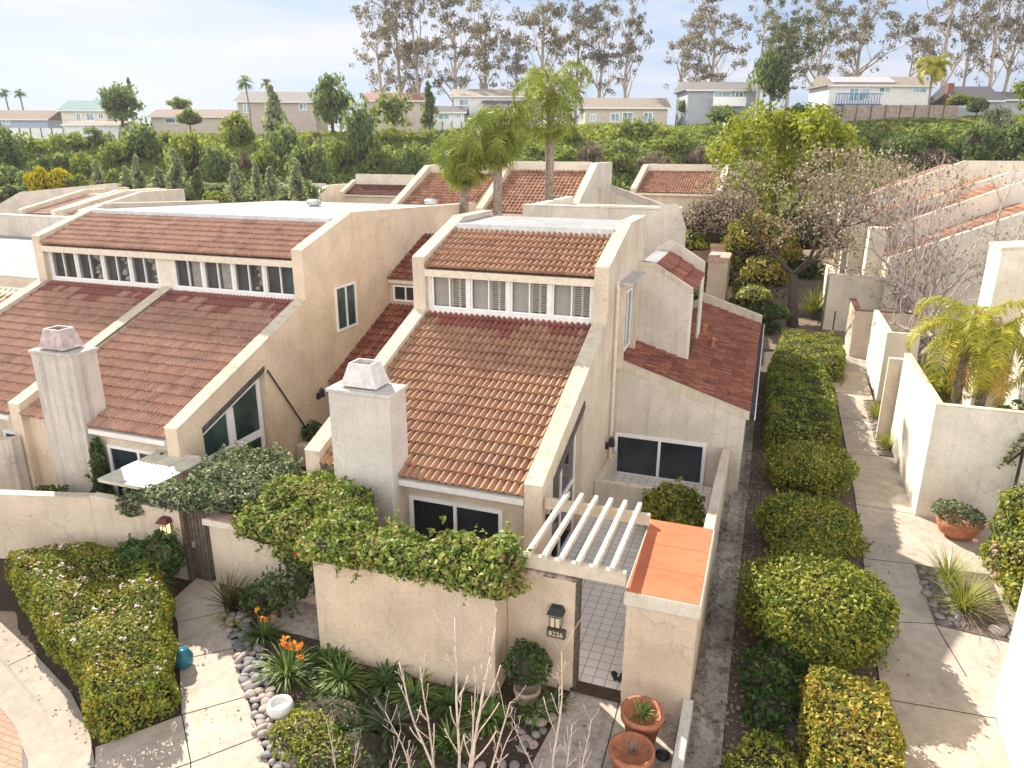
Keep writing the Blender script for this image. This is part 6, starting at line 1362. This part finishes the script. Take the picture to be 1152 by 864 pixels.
# hillside cover
n = 60000; Ds = 74+RNG.random(n)**.9*42; Ls = RNG.uniform(-80, 75, n); P = CAMPOS+FWD*Ds[:, None]+_rt*Ls[:, None]
P[:, 2] = [hT(p[0], p[1])-.1 for p in P]
nn = np.tile(nrm(np.array([-FWD*.35+[0, 0, 1]])), (n, 1))
msk = np.sin(Ls*.21+Ds*.17)+.7*np.sin(Ls*.5-Ds*.3)+RNG.normal(size=n)*.6
for nm, sel, mm in (('hillside_grass', msk > -.3, HILLL['bright']), ('hillside_scrub', msk <= -.3, HILLL['green'])):
    o = link(nm, quads_mesh(nm, leaves(P[sel]+[0, 0, .15], nn[sel], .55, .65, .9), mm)); o['kind'] = 'stuff'
    tag(o, 'low %s ground cover over the slope behind the houses' % ('green' if 'grass' in nm else 'dark scrubby'), 'ground cover')
SKY_F, SKY_B = .60, 2.15
# ------------------------------------------------------------------ sky, sun, view
SUN_DIR = Vector((-3.09, 2.43, 2.72)).normalized()
el = math.asin(SUN_DIR.z); az = math.atan2(SUN_DIR.x, SUN_DIR.y)
w = bpy.data.worlds.new('World'); scene.world = w; w.use_nodes = True; nt = w.node_tree; bg = nt.nodes['Background']
sky = nt.nodes.new('ShaderNodeTexSky'); sky.sky_type = 'NISHITA'; sky.sun_disc = False; sky.sun_elevation = el; sky.sun_rotation = az
sky.air_density = 1.0; sky.dust_density = 1.2; sky.ozone_density = 1.5; sky.altitude = 60
tc = nt.nodes.new('ShaderNodeTexCoord'); mp = nt.nodes.new('ShaderNodeMapping'); mp.inputs['Scale'].default_value = (1.5, 1.5, 11); nt.links.new(tc.outputs['Generated'], mp.inputs[0])
f = noise(nt, mp.outputs[0], 1.7, 7, .6)
cl = ramp(nt, f, [(.36, (0, 0, 0)), (.66, (1, 1, 1))])
# sky behind the camera brightened and warmed, added as fill for shaded walls
dt = N(nt, 'ShaderNodeVectorMath', operation='DOT_PRODUCT'); nt.links.new(tc.outputs['Generated'], dt.inputs[0]); dt.inputs[1].default_value = tuple(-FWD)
mr = N(nt, 'ShaderNodeMapRange'); nt.links.new(dt.outputs['Value'], mr.inputs[0]); mr.inputs[1].default_value = -.55; mr.inputs[2].default_value = .55; mr.inputs[3].default_value = SKY_F; mr.inputs[4].default_value = SKY_B
base = mix(nt, .82, sky.outputs[0], (3.5, 4.75, 6.9))
k = nt.nodes.new('ShaderNodeMath'); k.operation = 'MULTIPLY'; nt.links.new(cl, k.inputs[0]); k.inputs[1].default_value = .75
mx = mix(nt, k.outputs[0], base, (7.4, 7.0, 7.2))
sc_ = N(nt, 'ShaderNodeVectorMath', operation='SCALE'); m2 = N(nt, 'ShaderNodeMapRange'); nt.links.new(dt.outputs['Value'], m2.inputs[0]); m2.inputs[1].default_value = -.3; m2.inputs[2].default_value = .5; m2.inputs[4].default_value = .85
mx = mix(nt, m2.outputs[0], mx, (6.2, 5.9, 5.5))
nt.links.new(mx, sc_.inputs[0]); sz = N(nt, 'ShaderNodeSeparateXYZ'); nt.links.new(tc.outputs['Generated'], sz.inputs[0])
mz = N(nt, 'ShaderNodeMapRange'); nt.links.new(sz.outputs[2], mz.inputs[0]); mz.inputs[1].default_value = .22; mz.inputs[2].default_value = .75; mz.inputs[3].default_value = 1; mz.inputs[4].default_value = .40
mm_ = N(nt, 'ShaderNodeMath', operation='MULTIPLY'); nt.links.new(mr.outputs[0], mm_.inputs[0]); nt.links.new(mz.outputs[0], mm_.inputs[1])
nt.links.new(mm_.outputs[0], sc_.inputs['Scale'])
nt.links.new(sc_.outputs[0], bg.inputs[0]); bg.inputs[1].default_value = .10
sl = bpy.data.lights.new('sun', 'SUN'); sl.energy = 4.9; sl.angle = R(.5); sl.color = (1, .93, .80)
so = link('sun', sl); so.rotation_euler = (-SUN_DIR).to_track_quat('-Z', 'Y').to_euler(); so.location = (0, 0, 60)
vs = scene.view_settings; vs.view_transform = 'Standard'; vs.look = 'None'; vs.gamma = 1; vs.use_curve_mapping = False; vs.exposure = 1.12
scene.render.engine = 'CYCLES'; scene.cycles.max_bounces = 6; scene.cycles.transparent_max_bounces = 8; scene.cycles.use_denoising = True

# ------------------------------------------------------------------ air
hz = MB().box(-420, 420, -60, 420, -4, 70).build('haze', None); hz['kind'] = 'stuff'; tag(hz, 'thin pale haze in the air', 'haze')
m = bpy.data.materials.new('haze_air'); m.use_nodes = True; nt = m.node_tree; nt.nodes.clear(); o = nt.nodes.new('ShaderNodeOutputMaterial'); v = nt.nodes.new('ShaderNodeVolumePrincipled')
v.inputs['Color'].default_value = (.86, .92, 1, 1); v.inputs['Density'].default_value = .0002; v.inputs['Anisotropy'].default_value = .3; nt.links.new(v.outputs[0], o.inputs['Volume'])
hz.data.materials.append(m)
